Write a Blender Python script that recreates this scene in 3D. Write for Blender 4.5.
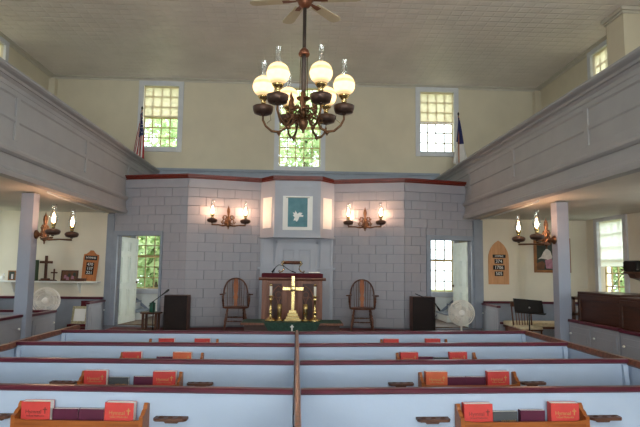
import bpy, math, random
from mathutils import Vector, Matrix
random.seed(7)
PI = math.pi
S = bpy.context.scene
C = S.collection
for o in list(bpy.data.objects): bpy.data.objects.remove(o)

# ------------------------------------------------------------------ camera
F_PX, ROLL, VPX, VPY, EYE = 540.0, 0.013, 296.5 - 320, 268 - 213.5, 1.65
_u = VPX * math.cos(ROLL) + VPY * math.sin(ROLL)
_v = -VPX * math.sin(ROLL) + VPY * math.cos(ROLL)
PITCH = math.atan(_v / F_PX); YAW = math.atan(-_u * math.cos(PITCH) / F_PX)
Fw = Vector((math.sin(YAW) * math.cos(PITCH), math.cos(YAW) * math.cos(PITCH), math.sin(PITCH)))
Rt = Vector((math.cos(YAW), -math.sin(YAW), 0)); Up = Rt.cross(Fw)
R2 = Rt * math.cos(ROLL) + Up * math.sin(ROLL); U2 = -Rt * math.sin(ROLL) + Up * math.cos(ROLL)
cd = bpy.data.cameras.new('camera'); cam = bpy.data.objects.new('camera', cd); C.objects.link(cam)
cd.sensor_width = 36; cd.lens = F_PX / 640 * 36; cd.clip_end = 200; cd.clip_start = .05
cam.matrix_world = Matrix(((R2.x, U2.x, -Fw.x, 0), (R2.y, U2.y, -Fw.y, 0), (R2.z, U2.z, -Fw.z, EYE), (0, 0, 0, 1)))
S.camera = cam

# ------------------------------------------------------------------ world, sun, daylight, exposure
SKY, SUN, HALL_FILL = 4.4, 13.0, 190.0
REAR_LOW, REAR_HIGH, L_LOW, L_HIGH, R_LOW, R_HIGH = 265.0, 165.0, 12.0, 14.0, 42.0, 54.0
GLOBE, FLAME = 3.2, 380.0
w = bpy.data.worlds.new('World'); S.world = w; w.use_nodes = True
bg = w.node_tree.nodes['Background']; bg.inputs[0].default_value = (.82, .91, 1, 1); bg.inputs[1].default_value = SKY
sl = bpy.data.lights.new('sun', 'SUN'); sl.energy = SUN; sl.angle = .02; sl.color = (1, .95, .85)
so = bpy.data.objects.new('sun', sl); C.objects.link(so); so.rotation_euler = (math.radians(34), 0, math.radians(8))
def daylight(name, loc, rot, sx, sz, power, col=(.95, .97, 1)):
    l = bpy.data.lights.new(name, 'AREA'); l.shape = 'RECTANGLE'; l.size = sx; l.size_y = sz; l.energy = power; l.color = col
    o = bpy.data.objects.new(name, l); C.objects.link(o); o.location = loc; o.rotation_euler = rot
vs = S.view_settings
vs.view_transform = 'Standard'; vs.look = 'None'; vs.gamma = 1; vs.use_curve_mapping = False; vs.exposure = 0.0

# ------------------------------------------------------------------ materials
def lin(c):
    return tuple(((v / 255) / 12.92 if v / 255 <= .04045 else ((v / 255 + .055) / 1.055) ** 2.4) for v in c)
def mat(name, rgb, rough=.6, metal=0, var=.06, scale=6, bump=0, bscale=60, grain=None, rgb2=None, spec=.4, coat=0):
    m = bpy.data.materials.new(name); m.use_nodes = True; n = m.node_tree.nodes; L = m.node_tree.links
    b = n['Principled BSDF']; b.inputs['Roughness'].default_value = rough; b.inputs['Metallic'].default_value = metal
    b.inputs['Specular IOR Level'].default_value = spec; b.inputs['Coat Weight'].default_value = coat
    tc = n.new('ShaderNodeTexCoord'); mp = n.new('ShaderNodeMapping'); L.new(tc.outputs['Object'], mp.inputs[0])
    if grain: mp.inputs['Scale'].default_value = grain
    nz = n.new('ShaderNodeTexNoise'); nz.inputs['Scale'].default_value = scale; nz.inputs['Detail'].default_value = 4
    L.new(mp.outputs[0], nz.inputs['Vector'])
    rp = n.new('ShaderNodeValToRGB'); c = lin(rgb); d = lin(rgb2) if rgb2 else tuple(x * (1 - var * 2) for x in c)
    e = c if rgb2 else tuple(min(1, x * (1 + var)) for x in c)
    rp.color_ramp.elements[0].position = .3; rp.color_ramp.elements[1].position = .7
    rp.color_ramp.elements[0].color = (*d, 1); rp.color_ramp.elements[1].color = (*e, 1)
    L.new(nz.outputs[0], rp.inputs[0]); L.new(rp.outputs[0], b.inputs['Base Color'])
    if bump:
        z = n.new('ShaderNodeTexNoise'); z.inputs['Scale'].default_value = bscale; L.new(mp.outputs[0], z.inputs['Vector'])
        bp = n.new('ShaderNodeBump'); bp.inputs['Strength'].default_value = bump; bp.inputs['Distance'].default_value = .01
        L.new(z.outputs[0], bp.inputs['Height']); L.new(bp.outputs[0], b.inputs['Normal'])
    return m
def emit(name, rgb, strength, var=.15, scale=8):
    m = bpy.data.materials.new(name); m.use_nodes = True; n = m.node_tree.nodes; L = m.node_tree.links
    n.remove(n['Principled BSDF']); e = n.new('ShaderNodeEmission'); e.inputs[1].default_value = strength
    tc = n.new('ShaderNodeTexCoord'); nz = n.new('ShaderNodeTexNoise'); nz.inputs['Scale'].default_value = scale
    L.new(tc.outputs['Object'], nz.inputs['Vector']); rp = n.new('ShaderNodeValToRGB')
    rp.color_ramp.elements[0].color = tuple(x * (1 - var) for x in rgb) + (1,); rp.color_ramp.elements[1].color = tuple(rgb) + (1,)
    L.new(nz.outputs[0], rp.inputs[0]); L.new(rp.outputs[0], e.inputs[0])
    L.new(e.outputs[0], n['Material Output'].inputs[0]); return m
def glassy(name, tint=(1, 1, 1), gloss=.06):
    m = bpy.data.materials.new(name); m.use_nodes = True; n = m.node_tree.nodes; L = m.node_tree.links
    n.remove(n['Principled BSDF']); t = n.new('ShaderNodeBsdfTransparent'); g = n.new('ShaderNodeBsdfGlossy'); x = n.new('ShaderNodeMixShader')
    g.inputs['Roughness'].default_value = .05; nz = n.new('ShaderNodeTexNoise'); nz.inputs['Scale'].default_value = 3
    mx = n.new('ShaderNodeMix'); mx.data_type = 'RGBA'; L.new(nz.outputs[0], mx.inputs[0])
    mx.inputs[6].default_value = (*tint, 1); mx.inputs[7].default_value = (*[v * .96 for v in tint], 1)
    L.new(mx.outputs[2], t.inputs[0]); x.inputs[0].default_value = gloss
    L.new(t.outputs[0], x.inputs[1]); L.new(g.outputs[0], x.inputs[2]); L.new(x.outputs[0], n['Material Output'].inputs[0]); return m
def cloth_thru(name, rgb, f=.5):
    m = mat(name, rgb, .9, var=.03); n = m.node_tree.nodes; L = m.node_tree.links
    t = n.new('ShaderNodeBsdfTranslucent'); t.inputs[0].default_value = (*lin(rgb), 1); x = n.new('ShaderNodeMixShader'); x.inputs[0].default_value = f
    L.new(n['Principled BSDF'].outputs[0], x.inputs[1]); L.new(t.outputs[0], x.inputs[2]); L.new(x.outputs[0], n['Material Output'].inputs[0]); return m
def tin_ceiling():
    m = mat('tin_ceiling', (238, 231, 227), .42, var=.04, scale=1.5, spec=.5); n = m.node_tree.nodes; L = m.node_tree.links
    tc = n.new('ShaderNodeTexCoord'); hs = []
    for ax, per, wgt in ((1, .2, 1.0), (0, .2, .3)):
        sp = n.new('ShaderNodeSeparateXYZ'); L.new(tc.outputs['Object'], sp.inputs[0])
        d = n.new('ShaderNodeMath'); d.operation = 'DIVIDE'; d.inputs[1].default_value = per; L.new(sp.outputs[ax], d.inputs[0])
        fr = n.new('ShaderNodeMath'); fr.operation = 'FRACT'; L.new(d.outputs[0], fr.inputs[0])
        pp = n.new('ShaderNodeMath'); pp.operation = 'PINGPONG'; pp.inputs[1].default_value = .5; L.new(fr.outputs[0], pp.inputs[0])
        st = n.new('ShaderNodeMapRange'); st.inputs[1].default_value = .02; st.inputs[2].default_value = .14; L.new(pp.outputs[0], st.inputs[0])
        k = n.new('ShaderNodeMath'); k.operation = 'MULTIPLY_ADD'; k.inputs[1].default_value = wgt; k.inputs[2].default_value = 1 - wgt; L.new(st.outputs[0], k.inputs[0]); hs.append(k)
    mn = n.new('ShaderNodeMath'); mn.operation = 'MINIMUM'; L.new(hs[0].outputs[0], mn.inputs[0]); L.new(hs[1].outputs[0], mn.inputs[1])
    bp = n.new('ShaderNodeBump'); bp.inputs['Strength'].default_value = 1; bp.inputs['Distance'].default_value = .02
    L.new(mn.outputs[0], bp.inputs['Height']); L.new(bp.outputs[0], n['Principled BSDF'].inputs['Normal']); return m

def globe_mat():
    m = emit('lit_etched_globe', (1, .68, .34), GLOBE, .3, 16); n = m.node_tree.nodes; L = m.node_tree.links
    tc = n.new('ShaderNodeTexCoord'); sp = n.new('ShaderNodeSeparateXYZ'); L.new(tc.outputs['Object'], sp.inputs[0])
    wv = n.new('ShaderNodeValToRGB'); mr = n.new('ShaderNodeMapRange'); mr.inputs[1].default_value = -.122; mr.inputs[2].default_value = .122
    L.new(sp.outputs[2], mr.inputs[0]); L.new(mr.outputs[0], wv.inputs[0]); cr = wv.color_ramp     # etched bands let less through; glow painted dimmer at top and bottom
    for p, v in ((.0, .3), (.12, .45), (.2, .95), (.52, 1), (.58, .55), (.66, .5), (.72, .9), (.86, .75), (1, .3)):
        e = cr.elements.new(p) if p not in (0, 1) else cr.elements[0 if p == 0 else -1]; e.color = (v, v, v, 1)
    k = n.new('ShaderNodeMath'); k.operation = 'MULTIPLY'; k.inputs[1].default_value = GLOBE; L.new(wv.outputs[0], k.inputs[0])
    L.new(k.outputs[0], n['Emission'].inputs[1]); return m
M = {}
M['tin'] = tin_ceiling()
M['cream'] = mat('cream_plaster', (208, 199, 178), .8, var=.03, scale=2, bump=.15, bscale=30)
M['white_wall'] = mat('white_plaster', (222, 216, 200), .8, var=.03, scale=2, bump=.1, bscale=40)
M['soffit'] = mat('soffit_plaster', (205, 200, 190), .7, var=.04, scale=2)
M['grey'] = mat('grey_blue_paint', (168, 172, 184), .5, var=.03, scale=3, bump=.06)
M['galgrey'] = mat('grey_gallery_paint', (160, 158, 160), .5, var=.03, scale=3, bump=.06)
M['post'] = mat('slate_post_paint', (146, 152, 168), .5, var=.03, scale=3)
M['boxgrey'] = mat('box_pew_paint', (146, 149, 158), .5, var=.03, scale=3)
M['block'] = mat('grey_block_paint', (154, 153, 162), .5, var=.04, scale=2.5, bump=.08)
M['joint'] = mat('dark_joint_paint', (124, 124, 134), .7)  # darker grey of the backing board between the blocks
M['darkgrey'] = mat('slate_paint', (140, 148, 162), .5, var=.04)
M['pew'] = mat('pale_blue_pew_paint', (170, 185, 208), .45, var=.03, scale=2, bump=.04)
M['maroon'] = mat('maroon_varnish', (84, 22, 42), .3, var=.15, scale=10, spec=.5)
M['divider'] = mat('worn_brown_varnish', (112, 64, 46), .3, var=.3, scale=30, spec=.5)
M['redwood'] = mat('red_brown_cornice', (104, 34, 24), .35, var=.12, scale=5)
M['orange'] = mat('honey_wood', (168, 98, 44), .35, grain=(1, 12, 12), scale=4, rgb2=(132, 68, 26))
M['cupwood'] = mat('cup_shelf_wood', (96, 60, 44), .5, scale=9, rgb2=(64, 38, 28))
M['chair'] = mat('windsor_wood', (104, 58, 34), .3, scale=8, rgb2=(66, 32, 18), spec=.5)
M['splat'] = mat('worn_splat_wood', (156, 90, 46), .35, scale=8, rgb2=(116, 60, 30))
M['pulpit'] = mat('pulpit_wood', (134, 86, 66), .45, grain=(12, 12, 1), scale=4, rgb2=(106, 64, 48))
M['pulpit_dark'] = mat('pulpit_carving_wood', (78, 48, 42), .5, scale=10, rgb2=(54, 32, 30))
M['piano'] = mat('dark_console_wood', (70, 38, 24), .35, grain=(1, 1, 10), scale=3, rgb2=(50, 24, 14), spec=.4)
M['brass'] = mat('polished_brass', (212, 186, 128), .24, metal=1, var=.06)
M['bronze'] = mat('dark_bronze', (112, 80, 58), .38, metal=.8, var=.2, scale=20)
M['font'] = mat('dark_font_metal', (84, 64, 56), .4, metal=.6, var=.15, scale=20)
M['copper'] = mat('copper', (132, 84, 64), .4, metal=.7, var=.1)
M['ironrod'] = mat('iron_rod', (92, 82, 78), .45, metal=.7, var=.15)
M['blade'] = mat('cream_fan_blade', (206, 196, 172), .5, var=.05)
M['glass'] = glassy('window_glass', (.97, 1, .98), .05)
M['chimney'] = glassy('lamp_chimney_glass', (.97, .97, .95), .3)
M['globe'] = globe_mat()
M['flame'] = emit('lit_flame_bulb', (1, .56, .33), FLAME, .1)
M['blind'] = cloth_thru('cream_roller_blind', (248, 240, 222), .75)
M['whiteblind'] = cloth_thru('white_roller_blind', (255, 255, 252), .85)
M['casing'] = mat('window_casing_paint', (204, 206, 212), .5, var=.03)
M['sash'] = mat('weathered_sash_paint', (206, 180, 132), .6, var=.1, scale=12)
M['crown'] = mat('crown_paint', (196, 190, 178), .5, var=.03)
M['whitepaint'] = mat('white_gloss_paint', (232, 234, 230), .5, var=.03)
M['door'] = mat('pale_green_door_paint', (226, 234, 226), .45, var=.03)
M['fanwhite'] = mat('white_plastic', (240, 238, 232), .45, var=.03)
M['fangrey'] = mat('fan_blade_plastic', (196, 190, 178), .45, var=.03)
M['black'] = mat('black_matte', (13, 13, 14), .6, var=.2, scale=20)
M['grille'] = mat('speaker_grille_cloth', (38, 30, 30), .9, var=.2, scale=80)
M['walnut'] = mat('walnut_veneer', (92, 54, 36), .5, scale=5, rgb2=(66, 36, 24))
M['red'] = mat('red_hymnal_cloth', (198, 62, 58), .55, var=.06, scale=12)
M['orangered'] = mat('faded_orange_hymnal_cloth', (204, 98, 62), .55, var=.06, scale=12)
M['wine'] = mat('wine_book_cloth', (84, 18, 50), .5, var=.08, scale=12)
M['charcoal'] = mat('charcoal_book_cloth', (72, 74, 78), .55, var=.08, scale=12)
M['pages'] = mat('page_edges', (250, 244, 238), .8, grain=(1, 60, 1), scale=20)
M['gold'] = mat('gilt_lettering', (196, 158, 96), .4, metal=.5, var=.05)
M['darkgilt'] = mat('worn_dark_lettering', (112, 44, 36), .5, var=.05)
M['green'] = mat('green_brocade', (44, 78, 66), .8, scale=40, rgb2=(28, 54, 46))
M['velvet'] = mat('maroon_velvet', (82, 18, 30), .9, var=.1, scale=20)
M['candle'] = mat('white_wax', (236, 230, 220), .5, var=.02)
M['paper'] = mat('white_paper', (238, 238, 236), .8, var=.02)
M['teal'] = mat('teal_batik_cloth', (108, 150, 160), .9, scale=9, rgb2=(88, 130, 142))
M['oak'] = mat('oak_board', (190, 122, 70), .5, grain=(8, 8, 1), scale=4, rgb2=(160, 92, 48))
M['tan'] = mat('tan_oak_board', (208, 158, 114), .5, grain=(8, 8, 1), scale=4, rgb2=(186, 132, 90))
M['gfloor'] = mat('floor_boards', (120, 92, 70), .5, grain=(6, 1, 1), scale=3, rgb2=(92, 66, 48))
M['carpet'] = mat('platform_carpet', (96, 44, 46), .95, var=.15, scale=60)
M['grass'] = mat('lawn', (104, 112, 74), .9, var=.2, scale=2)
M['leaf'] = cloth_thru('leaf_green', (190, 208, 160), .4)
M['bark'] = mat('bark', (92, 76, 62), .9, var=.2, scale=10)
M['flagred'] = mat('flag_red', (170, 40, 48), .8); M['flagwhite'] = mat('flag_white', (226, 224, 222), .8, var=.03); M['flagblue'] = mat('flag_blue', (42, 48, 96), .8)
M['cushion'] = mat('cream_cushion', (214, 200, 168), .9, var=.08, scale=20)
M['steel'] = mat('brushed_steel', (170, 170, 172), .3, metal=.9, var=.05)
M['greenbook'] = mat('olive_cover', (60, 84, 56), .6, var=.1)
M['picdark'] = mat('dark_painting_ground', (62, 70, 62), .6, scale=6, rgb2=(40, 48, 46)); M['picpale'] = mat('pale_painted_robe', (206, 200, 198), .6, var=.1, scale=12)
M['picpink'] = mat('rose_painted_robe', (170, 120, 140), .6, var=.15, scale=12); M['picbrown'] = mat('brown_painted_shape', (110, 72, 50), .6, var=.2, scale=12)
M['gildframe'] = mat('gold_brown_frame', (150, 98, 56), .4, var=.15, scale=12)
M['ornate'] = mat('floral_frame_print', (206, 194, 160), .7, scale=60, rgb2=(120, 118, 90))
M['cupgreen'] = mat('green_enamel', (38, 96, 78), .3, var=.1)

# ------------------------------------------------------------------ mesh builder
class MB:
    def __init__(s): s.v = []; s.f = []; s.sm = []; s.mi = []
    def _add(s, vs, fs, sm=False, mi=0):
        k = len(s.v); s.v += [tuple(p) for p in vs]
        for f in fs: s.f.append([i + k for i in f]); s.sm.append(sm); s.mi.append(mi)
        return s
    def box(s, x0, y0, z0, x1, y1, z1, mi=0, mx=None):
        x0, x1 = sorted((x0, x1)); y0, y1 = sorted((y0, y1)); z0, z1 = sorted((z0, z1))
        v = [Vector(p) for p in ((x0, y0, z0), (x1, y0, z0), (x1, y1, z0), (x0, y1, z0), (x0, y0, z1), (x1, y0, z1), (x1, y1, z1), (x0, y1, z1))]
        if mx: v = [mx @ p for p in v]
        return s._add(v, [(0, 3, 2, 1), (4, 5, 6, 7), (0, 1, 5, 4), (1, 2, 6, 5), (2, 3, 7, 6), (3, 0, 4, 7)], mi=mi)
    def lathe(s, prof, c=(0, 0, 0), seg=16, mx=None, mi=0, flat=False):
        vs = []; fs = []; n = len(prof); c = Vector(c)
        for r, z in prof:
            for k in range(seg):
                t = 2 * PI * k / seg; p = Vector((r * math.cos(t), r * math.sin(t), z)); vs.append((mx @ p if mx else p) + c)
        for i in range(n - 1):
            for k in range(seg):
                a = i * seg + k; b = i * seg + (k + 1) % seg; fs.append((a, b, b + seg, a + seg))
        if prof[0][0] > 1e-6: fs.append(tuple(reversed(range(seg))))
        if prof[-1][0] > 1e-6: fs.append(tuple(range((n - 1) * seg, n * seg)))
        return s._add(vs, fs, not flat, mi)
    def tube(s, pts, r, seg=8, mi=0, cap=True):
        pts = [Vector(p) for p in pts]; n = len(pts); rr = r if isinstance(r, (list, tuple)) else [r] * n
        vs = []; fs = []; ref = None
        for i, p in enumerate(pts):
            t = (pts[min(i + 1, n - 1)] - pts[max(i - 1, 0)]).normalized()
            if ref is None: ref = Vector((0, 0, 1)) if abs(t.z) < .9 else Vector((1, 0, 0))
            a = t.cross(ref)
            if a.length < 1e-4: a = t.cross(Vector((0, 1, .3)))
            a.normalize(); b = t.cross(a).normalized(); ref = -b if False else ref
            for k in range(seg):
                q = 2 * PI * k / seg; vs.append(p + (a * math.cos(q) + b * math.sin(q)) * rr[i])
        for i in range(n - 1):
            for k in range(seg):
                fs.append((i * seg + k, (i + 1) * seg + k, (i + 1) * seg + (k + 1) % seg, i * seg + (k + 1) % seg))
        if cap: fs += [tuple(range(seg)), tuple(reversed(range((n - 1) * seg, n * seg)))]
        return s._add(vs, fs, True, mi)
    def prism(s, poly, d0, d1, plane='xz', mi=0, mx=None):
        def P(a, b, d): return Vector((a, d, b)) if plane == 'xz' else (Vector((d, a, b)) if plane == 'yz' else Vector((a, b, d)))
        n = len(poly); v = [P(a, b, d0) for a, b in poly] + [P(a, b, d1) for a, b in poly]
        if mx: v = [mx @ p for p in v]
        return s._add(v, [tuple(range(n)), tuple(reversed(range(n, 2 * n)))] + [(i, i + n, (i + 1) % n + n, (i + 1) % n) for i in range(n)], mi=mi)
    def sphere(s, c, r, seg=16, rings=10, sz=1, mi=0):
        return s.lathe([(max(1e-7, r * math.sin(PI * i / rings)), -r * sz * math.cos(PI * i / rings)) for i in range(rings + 1)], c, seg, mi=mi)
    def mesh(s, name, mats):
        me = bpy.data.meshes.new(name); me.from_pydata(s.v, [], s.f)
        for m in (mats if isinstance(mats, (list, tuple)) else [mats]): me.materials.append(M[m])
        me.polygons.foreach_set('use_smooth', s.sm); me.polygons.foreach_set('material_index', s.mi); me.update()
        import bmesh
        b = bmesh.new(); b.from_mesh(me); bmesh.ops.recalc_face_normals(b, faces=b.faces); b.to_mesh(me); b.free()
        return me
    def build(s, name, mats, parent=None, bevel=0, loc=None, rot=None):
        return put(name, s.mesh(name, mats), parent, bevel, loc, rot)
def put(name, me, parent=None, bevel=0, loc=None, rot=None):
    o = bpy.data.objects.new(name, me); C.objects.link(o)
    if parent: o.parent = parent
    if loc: o.location = loc
    if rot: o.rotation_euler = rot
    if bevel:
        bv = o.modifiers.new('bevel', 'BEVEL'); bv.width = bevel; bv.segments = 2; bv.limit_method = 'ANGLE'
    return o
def tag(o, label, cat, group=None):
    o['label'] = label; o['category'] = cat
    if group: o['group'] = group
    return o
def thing(name, label, cat, loc=(0, 0, 0), rz=0, group=None):
    o = bpy.data.objects.new(name, None); C.objects.link(o); o.location = loc; o.rotation_euler = (0, 0, rz); o.empty_display_size = .1
    return tag(o, label, cat, group)
def struct(o, label=None):
    o['kind'] = 'structure'
    if label: o['label'] = label
    return o
def sempty(name, label=None, loc=(0, 0, 0), rz=0):
    o = bpy.data.objects.new(name, None); C.objects.link(o); o.location = loc; o.rotation_euler = (0, 0, rz); return struct(o, label)
def dup(root, loc, rz=None, label=None):
    r = root.copy(); C.objects.link(r); r.location = loc
    if rz is not None: r.rotation_euler = (0, 0, rz)
    if label: r['label'] = label
    for ch in list(root.children):
        c = ch.copy(); C.objects.link(c); c.parent = r
        for g in list(ch.children):
            d = g.copy(); C.objects.link(d); d.parent = c
    return r
def text_mesh(body, size, mname, depth=.001, align='CENTER'):
    cu = bpy.data.curves.new('t', 'FONT'); cu.body = body; cu.size = size; cu.extrude = depth; cu.align_x = align; cu.align_y = 'CENTER'; cu.resolution_u = 2
    o = bpy.data.objects.new('t', cu); C.objects.link(o); bpy.context.view_layer.update()
    me = bpy.data.meshes.new_from_object(o.evaluated_get(bpy.context.evaluated_depsgraph_get()))
    bpy.data.objects.remove(o); bpy.data.curves.remove(cu); me.materials.clear(); me.materials.append(M[mname]); return me
RX90 = (PI / 2, 0, 0)

# ------------------------------------------------------------------ room shell
W, YB, YR, HC = 6.25, 13.5, -3.2, 6.4          # half width, back wall, rear wall, ceiling height
YF = 11.4                                       # plaster wall under the galleries
struct(MB().box(-W - .3, YR - .3, -.12, W + .3, YB + .3, 0).build('floor', 'gfloor'), 'dark wooden church floor')
struct(MB().box(-W - .3, YR - .3, HC, W + .3, YB + .3, HC + .15).build('ceiling', 'tin'), 'pressed tin ceiling in small squares')
def wall_with_holes(name, mname, axis, pos, thick, a0, a1, z0, z1, holes, parent=None):
    """axis 'x': wall runs along x at y=pos..pos+thick; axis 'y': runs along y at x=pos..pos+thick"""
    mb = MB(); As = sorted({a0, a1, *[h[0] for h in holes], *[h[1] for h in holes]}); Zs = sorted({z0, z1, *[h[2] for h in holes], *[h[3] for h in holes]})
    for i in range(len(As) - 1):
        run = None
        for j in range(len(Zs) - 1):
            ca = (As[i] + As[i + 1]) / 2; cz = (Zs[j] + Zs[j + 1]) / 2
            hole = any(h[0] < ca < h[1] and h[2] < cz < h[3] for h in holes)
            if not hole: run = (run[0], Zs[j + 1]) if run else (Zs[j], Zs[j + 1])
            if run and (hole or j == len(Zs) - 2):
                if axis == 'x': mb.box(As[i], pos, run[0], As[i + 1], pos + thick, run[1])
                else: mb.box(pos, As[i], run[0], pos + thick, As[i + 1], run[1])
                run = None
    return struct(mb.build(name, mname, parent))
GW, GH = .88, 1.58                               # glazed size of a standard window
UPZ, LOZ = 4.68, 1.1
back_w = [(-3.5, 4.63, GW, GH, 4, 6), (.03, 4.2, 1.06, 2.06, 5, 8), (3.56, 4.66, GW, GH, 4, 6), (-1.2, LOZ, GW, GH, 4, 6), (1.2, LOZ, GW, GH, 4, 6), (-3.52, LOZ, GW, GH, 4, 6), (3.52, LOZ, GW, GH, 4, 6)]
def hole(c, z, gw, gh): return (c - gw / 2 - .03, c + gw / 2 + .03, z - .03, z + gh + .03)
wall_with_holes('wall_back', 'cream', 'x', YB, .25, -W - .3, W + .3, 0, HC, [hole(c, z, a, b) for c, z, a, b, _, _ in back_w])
side_y = [10.5, 7.0, 3.5, 0.0]
sh = [hole(y, z, GW, GH) for y in side_y for z in (LOZ, UPZ)]
LY = .35                                         # left side windows stand this much further along
shl = [(a + LY, b + LY, c, d) for a, b, c, d in sh]
for nm, px, sh in (('left', -W - .25, shl), ('right', W, sh)):
    wall_with_holes('wall_%s' % nm, 'cream', 'y', px, .25, YR, YB, 2.85, HC, [h for h in sh if h[2] > 2.85])
    wall_with_holes('wall_%s_lower' % nm, 'white_wall', 'y', px, .25, YR, YB, 0, 2.85, [h for h in sh if h[2] < 2.85])
rear_x = [-4.8, -1.6, 1.6, 4.8]
wall_with_holes('wall_rear', 'cream', 'x', YR - .25, .25, -W - .3, W + .3, 0, HC, [hole(x, z, GW, GH) for x in rear_x for z in (LOZ, UPZ)])

def window_mesh(gw, gh, nc, nr):
    ca = MB(); t = .12; d = -.035                # casing boards proud of the wall, local y- faces the room
    ca.box(-gw / 2 - t, d, -t, -gw / 2 - .0, .02, gh + t).box(gw / 2, d, -t, gw / 2 + t, .02, gh + t).box(-gw / 2, d, gh, gw / 2, .02, gh + t).box(-gw / 2, d - .02, -t, gw / 2, .02, 0)
    sa = []
    for lo, hi, y in ((0, nr // 2, .11), (nr // 2, nr, .066)):
        m = MB(); z0 = gh * lo / nr; z1 = gh * hi / nr; b = .028
        m.box(-gw / 2, y, z0, -gw / 2 + b, y + .035, z1).box(gw / 2 - b, y, z0, gw / 2, y + .035, z1).box(-gw / 2, y, z0, gw / 2, y + .035, z0 + b).box(-gw / 2, y, z1 - b, gw / 2, y + .035, z1)
        for i in range(1, nc): x = -gw / 2 + gw * i / nc; m.box(x - .012, y + .002, z0, x + .012, y + .03, z1)
        for j in range(lo + 1, hi): z = gh * j / nr; m.box(-gw / 2, y + .002, z - .012, gw / 2, y + .03, z + .012)
        sa.append(m.mesh('sash', 'sash'))
    pane = MB().box(-gw / nc / 2, -.002, -gh / nr / 2, gw / nc / 2, .002, gh / nr / 2).mesh('pane', 'glass')
    return ca.mesh('casing', 'casing'), sa, pane
wcache = {}
wn = 0
def window(loc, rz, gw, gh, nc, nr, label, blind=None, bmat='blind', panes=True):
    global wn; wn += 1
    key = (gw, gh, nc, nr)
    if key not in wcache: wcache[key] = window_mesh(*key)
    ca, sa, pane = wcache[key]; o = sempty('window_%d' % wn, label, loc, rz)
    put('casing', ca, o); put('sash', sa[0], o); put('sash', sa[1], o)
    if panes:
        for j in range(nr):
            for i in range(nc):
                put('pane', pane, o, loc=(-gw / 2 + gw * (i + .5) / nc, .127 if j < nr // 2 else .083, gh * (j + .5) / nr))
    else: MB().box(-gw / 2, .1, 0, gw / 2, .104, gh).build('pane', 'glass', o)
    if blind:
        z0, z1 = blind; yb = .06 if bmat == 'blind' else .025; b = MB().box(-gw / 2 + .01, yb, z0, gw / 2 - .01, yb + .002, z1).build('blind', bmat, o)
        MB().tube([(-gw / 2 + .01, yb - .006, z0), (gw / 2 - .01, yb - .006, z0)], .008).build('hem_bar', bmat, b)
    return o
window((-3.5, YB, 4.63), 0, GW, GH, 4, 6, 'upper window with cream blind half down behind the striped flag', (GH * .5, GH))
window((.03, YB, 4.2), 0, 1.06, 2.06, 5, 8, 'tall upper window behind the chandelier')
window((3.56, YB, 4.66), 0, GW, GH, 4, 6, 'upper window with blind behind the white flag', (GH * .5, GH))
window((-3.52, YB, LOZ), 0, GW, GH, 4, 6, 'window seen through the doorway by the small round table')
window((3.52, YB, LOZ), 0, GW, GH, 4, 6, 'window seen through the doorway by the white floor fan')
for x in (-1.2, 1.2):                            # unseen windows and lamps added behind the front wall to brighten the vestibule
    window((x, YB, LOZ), 0, GW, GH, 4, 6, None, panes=False)
    daylight('fill_hall', (x, YB + .35, LOZ + GH / 2), (-PI / 2, 0, 0), GW, GH, HALL_FILL)
for y in side_y:
    for z in (LOZ, UPZ):
        for sx in (1, -1):
            vis = y > 10
            bl = None
            if vis and sx == 1: bl = (GH * .42, GH) if z == LOZ else (GH * .5, GH)
            if vis and sx == -1 and z == UPZ: bl = (GH * .5, GH)
            lab = {(1, LOZ): 'window with white blind above the dark console', (1, UPZ): 'upper side window beside the plaster column', (-1, UPZ): 'upper side window over the gallery with the striped flag', (-1, LOZ): 'lower side window beside the shelf of crosses'}[(sx, z)]
            yw = y + (LY if sx < 0 else 0)
            window((sx * W, yw, z), -PI / 2 if sx == 1 else PI / 2, GW, GH, 4, 6, lab if vis else None, bl, 'whiteblind' if z == LOZ else 'blind', panes=vis)
            if not vis or (sx == -1 and z == LOZ): daylight('daylight_side', (sx * (W + .35), yw, z + GH / 2), (0, PI / 2 * sx, 0), GH, GW, ((R_LOW if z == LOZ else R_HIGH) if sx > 0 else (L_LOW if z == LOZ else L_HIGH)) * (.5 if vis else 1))
for x in rear_x:
    for z in (LOZ, UPZ):
        window((x, YR, z), PI, GW, GH, 4, 6, None, panes=False)
        daylight('daylight_rear', (x, YR - .35, z + GH / 2), (PI / 2, 0, 0), GW, GH, (REAR_LOW if z == LOZ else REAR_HIGH) * (1 if abs(x) < 3 or z > 3 else .2))
# crown trims and upper wainscot
tn = 0
def trim(mb, mname, label=None, bevel=0):
    global tn; tn += 1; return struct(mb.build('trim_%d' % tn, mname, None, bevel), label)
trim(MB().prism([(YB, HC), (YB - .1, HC), (YB - .09, HC - .02), (YB - .03, HC - .04), (YB - .02, HC - .075), (YB, HC - .075)], -W, W, 'yz'), 'crown', 'pale crown moulding along the back wall')
for sx in (-1, 1):
    trim(MB().prism([(sx * W, HC), (sx * (W - .1), HC), (sx * (W - .09), HC - .02), (sx * (W - .03), HC - .04), (sx * (W - .02), HC - .075), (sx * W, HC - .075)], YR, YB - .1, 'xz'), 'crown', 'pale crown moulding along the side wall')
    trim(MB().box(sx * (W - .16), YB - .16, 3.0, sx * W, YB, HC - .11), 'cream', 'boxed corner post in the upper corner')
trim(MB().box(-3.6, YB - .04, 3.4, 3.6, YB, 4.03).box(-3.6, YB - .08, 4.03, 3.6, YB, 4.09), 'darkgrey', 'slate wainscot band under the upper windows')
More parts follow.
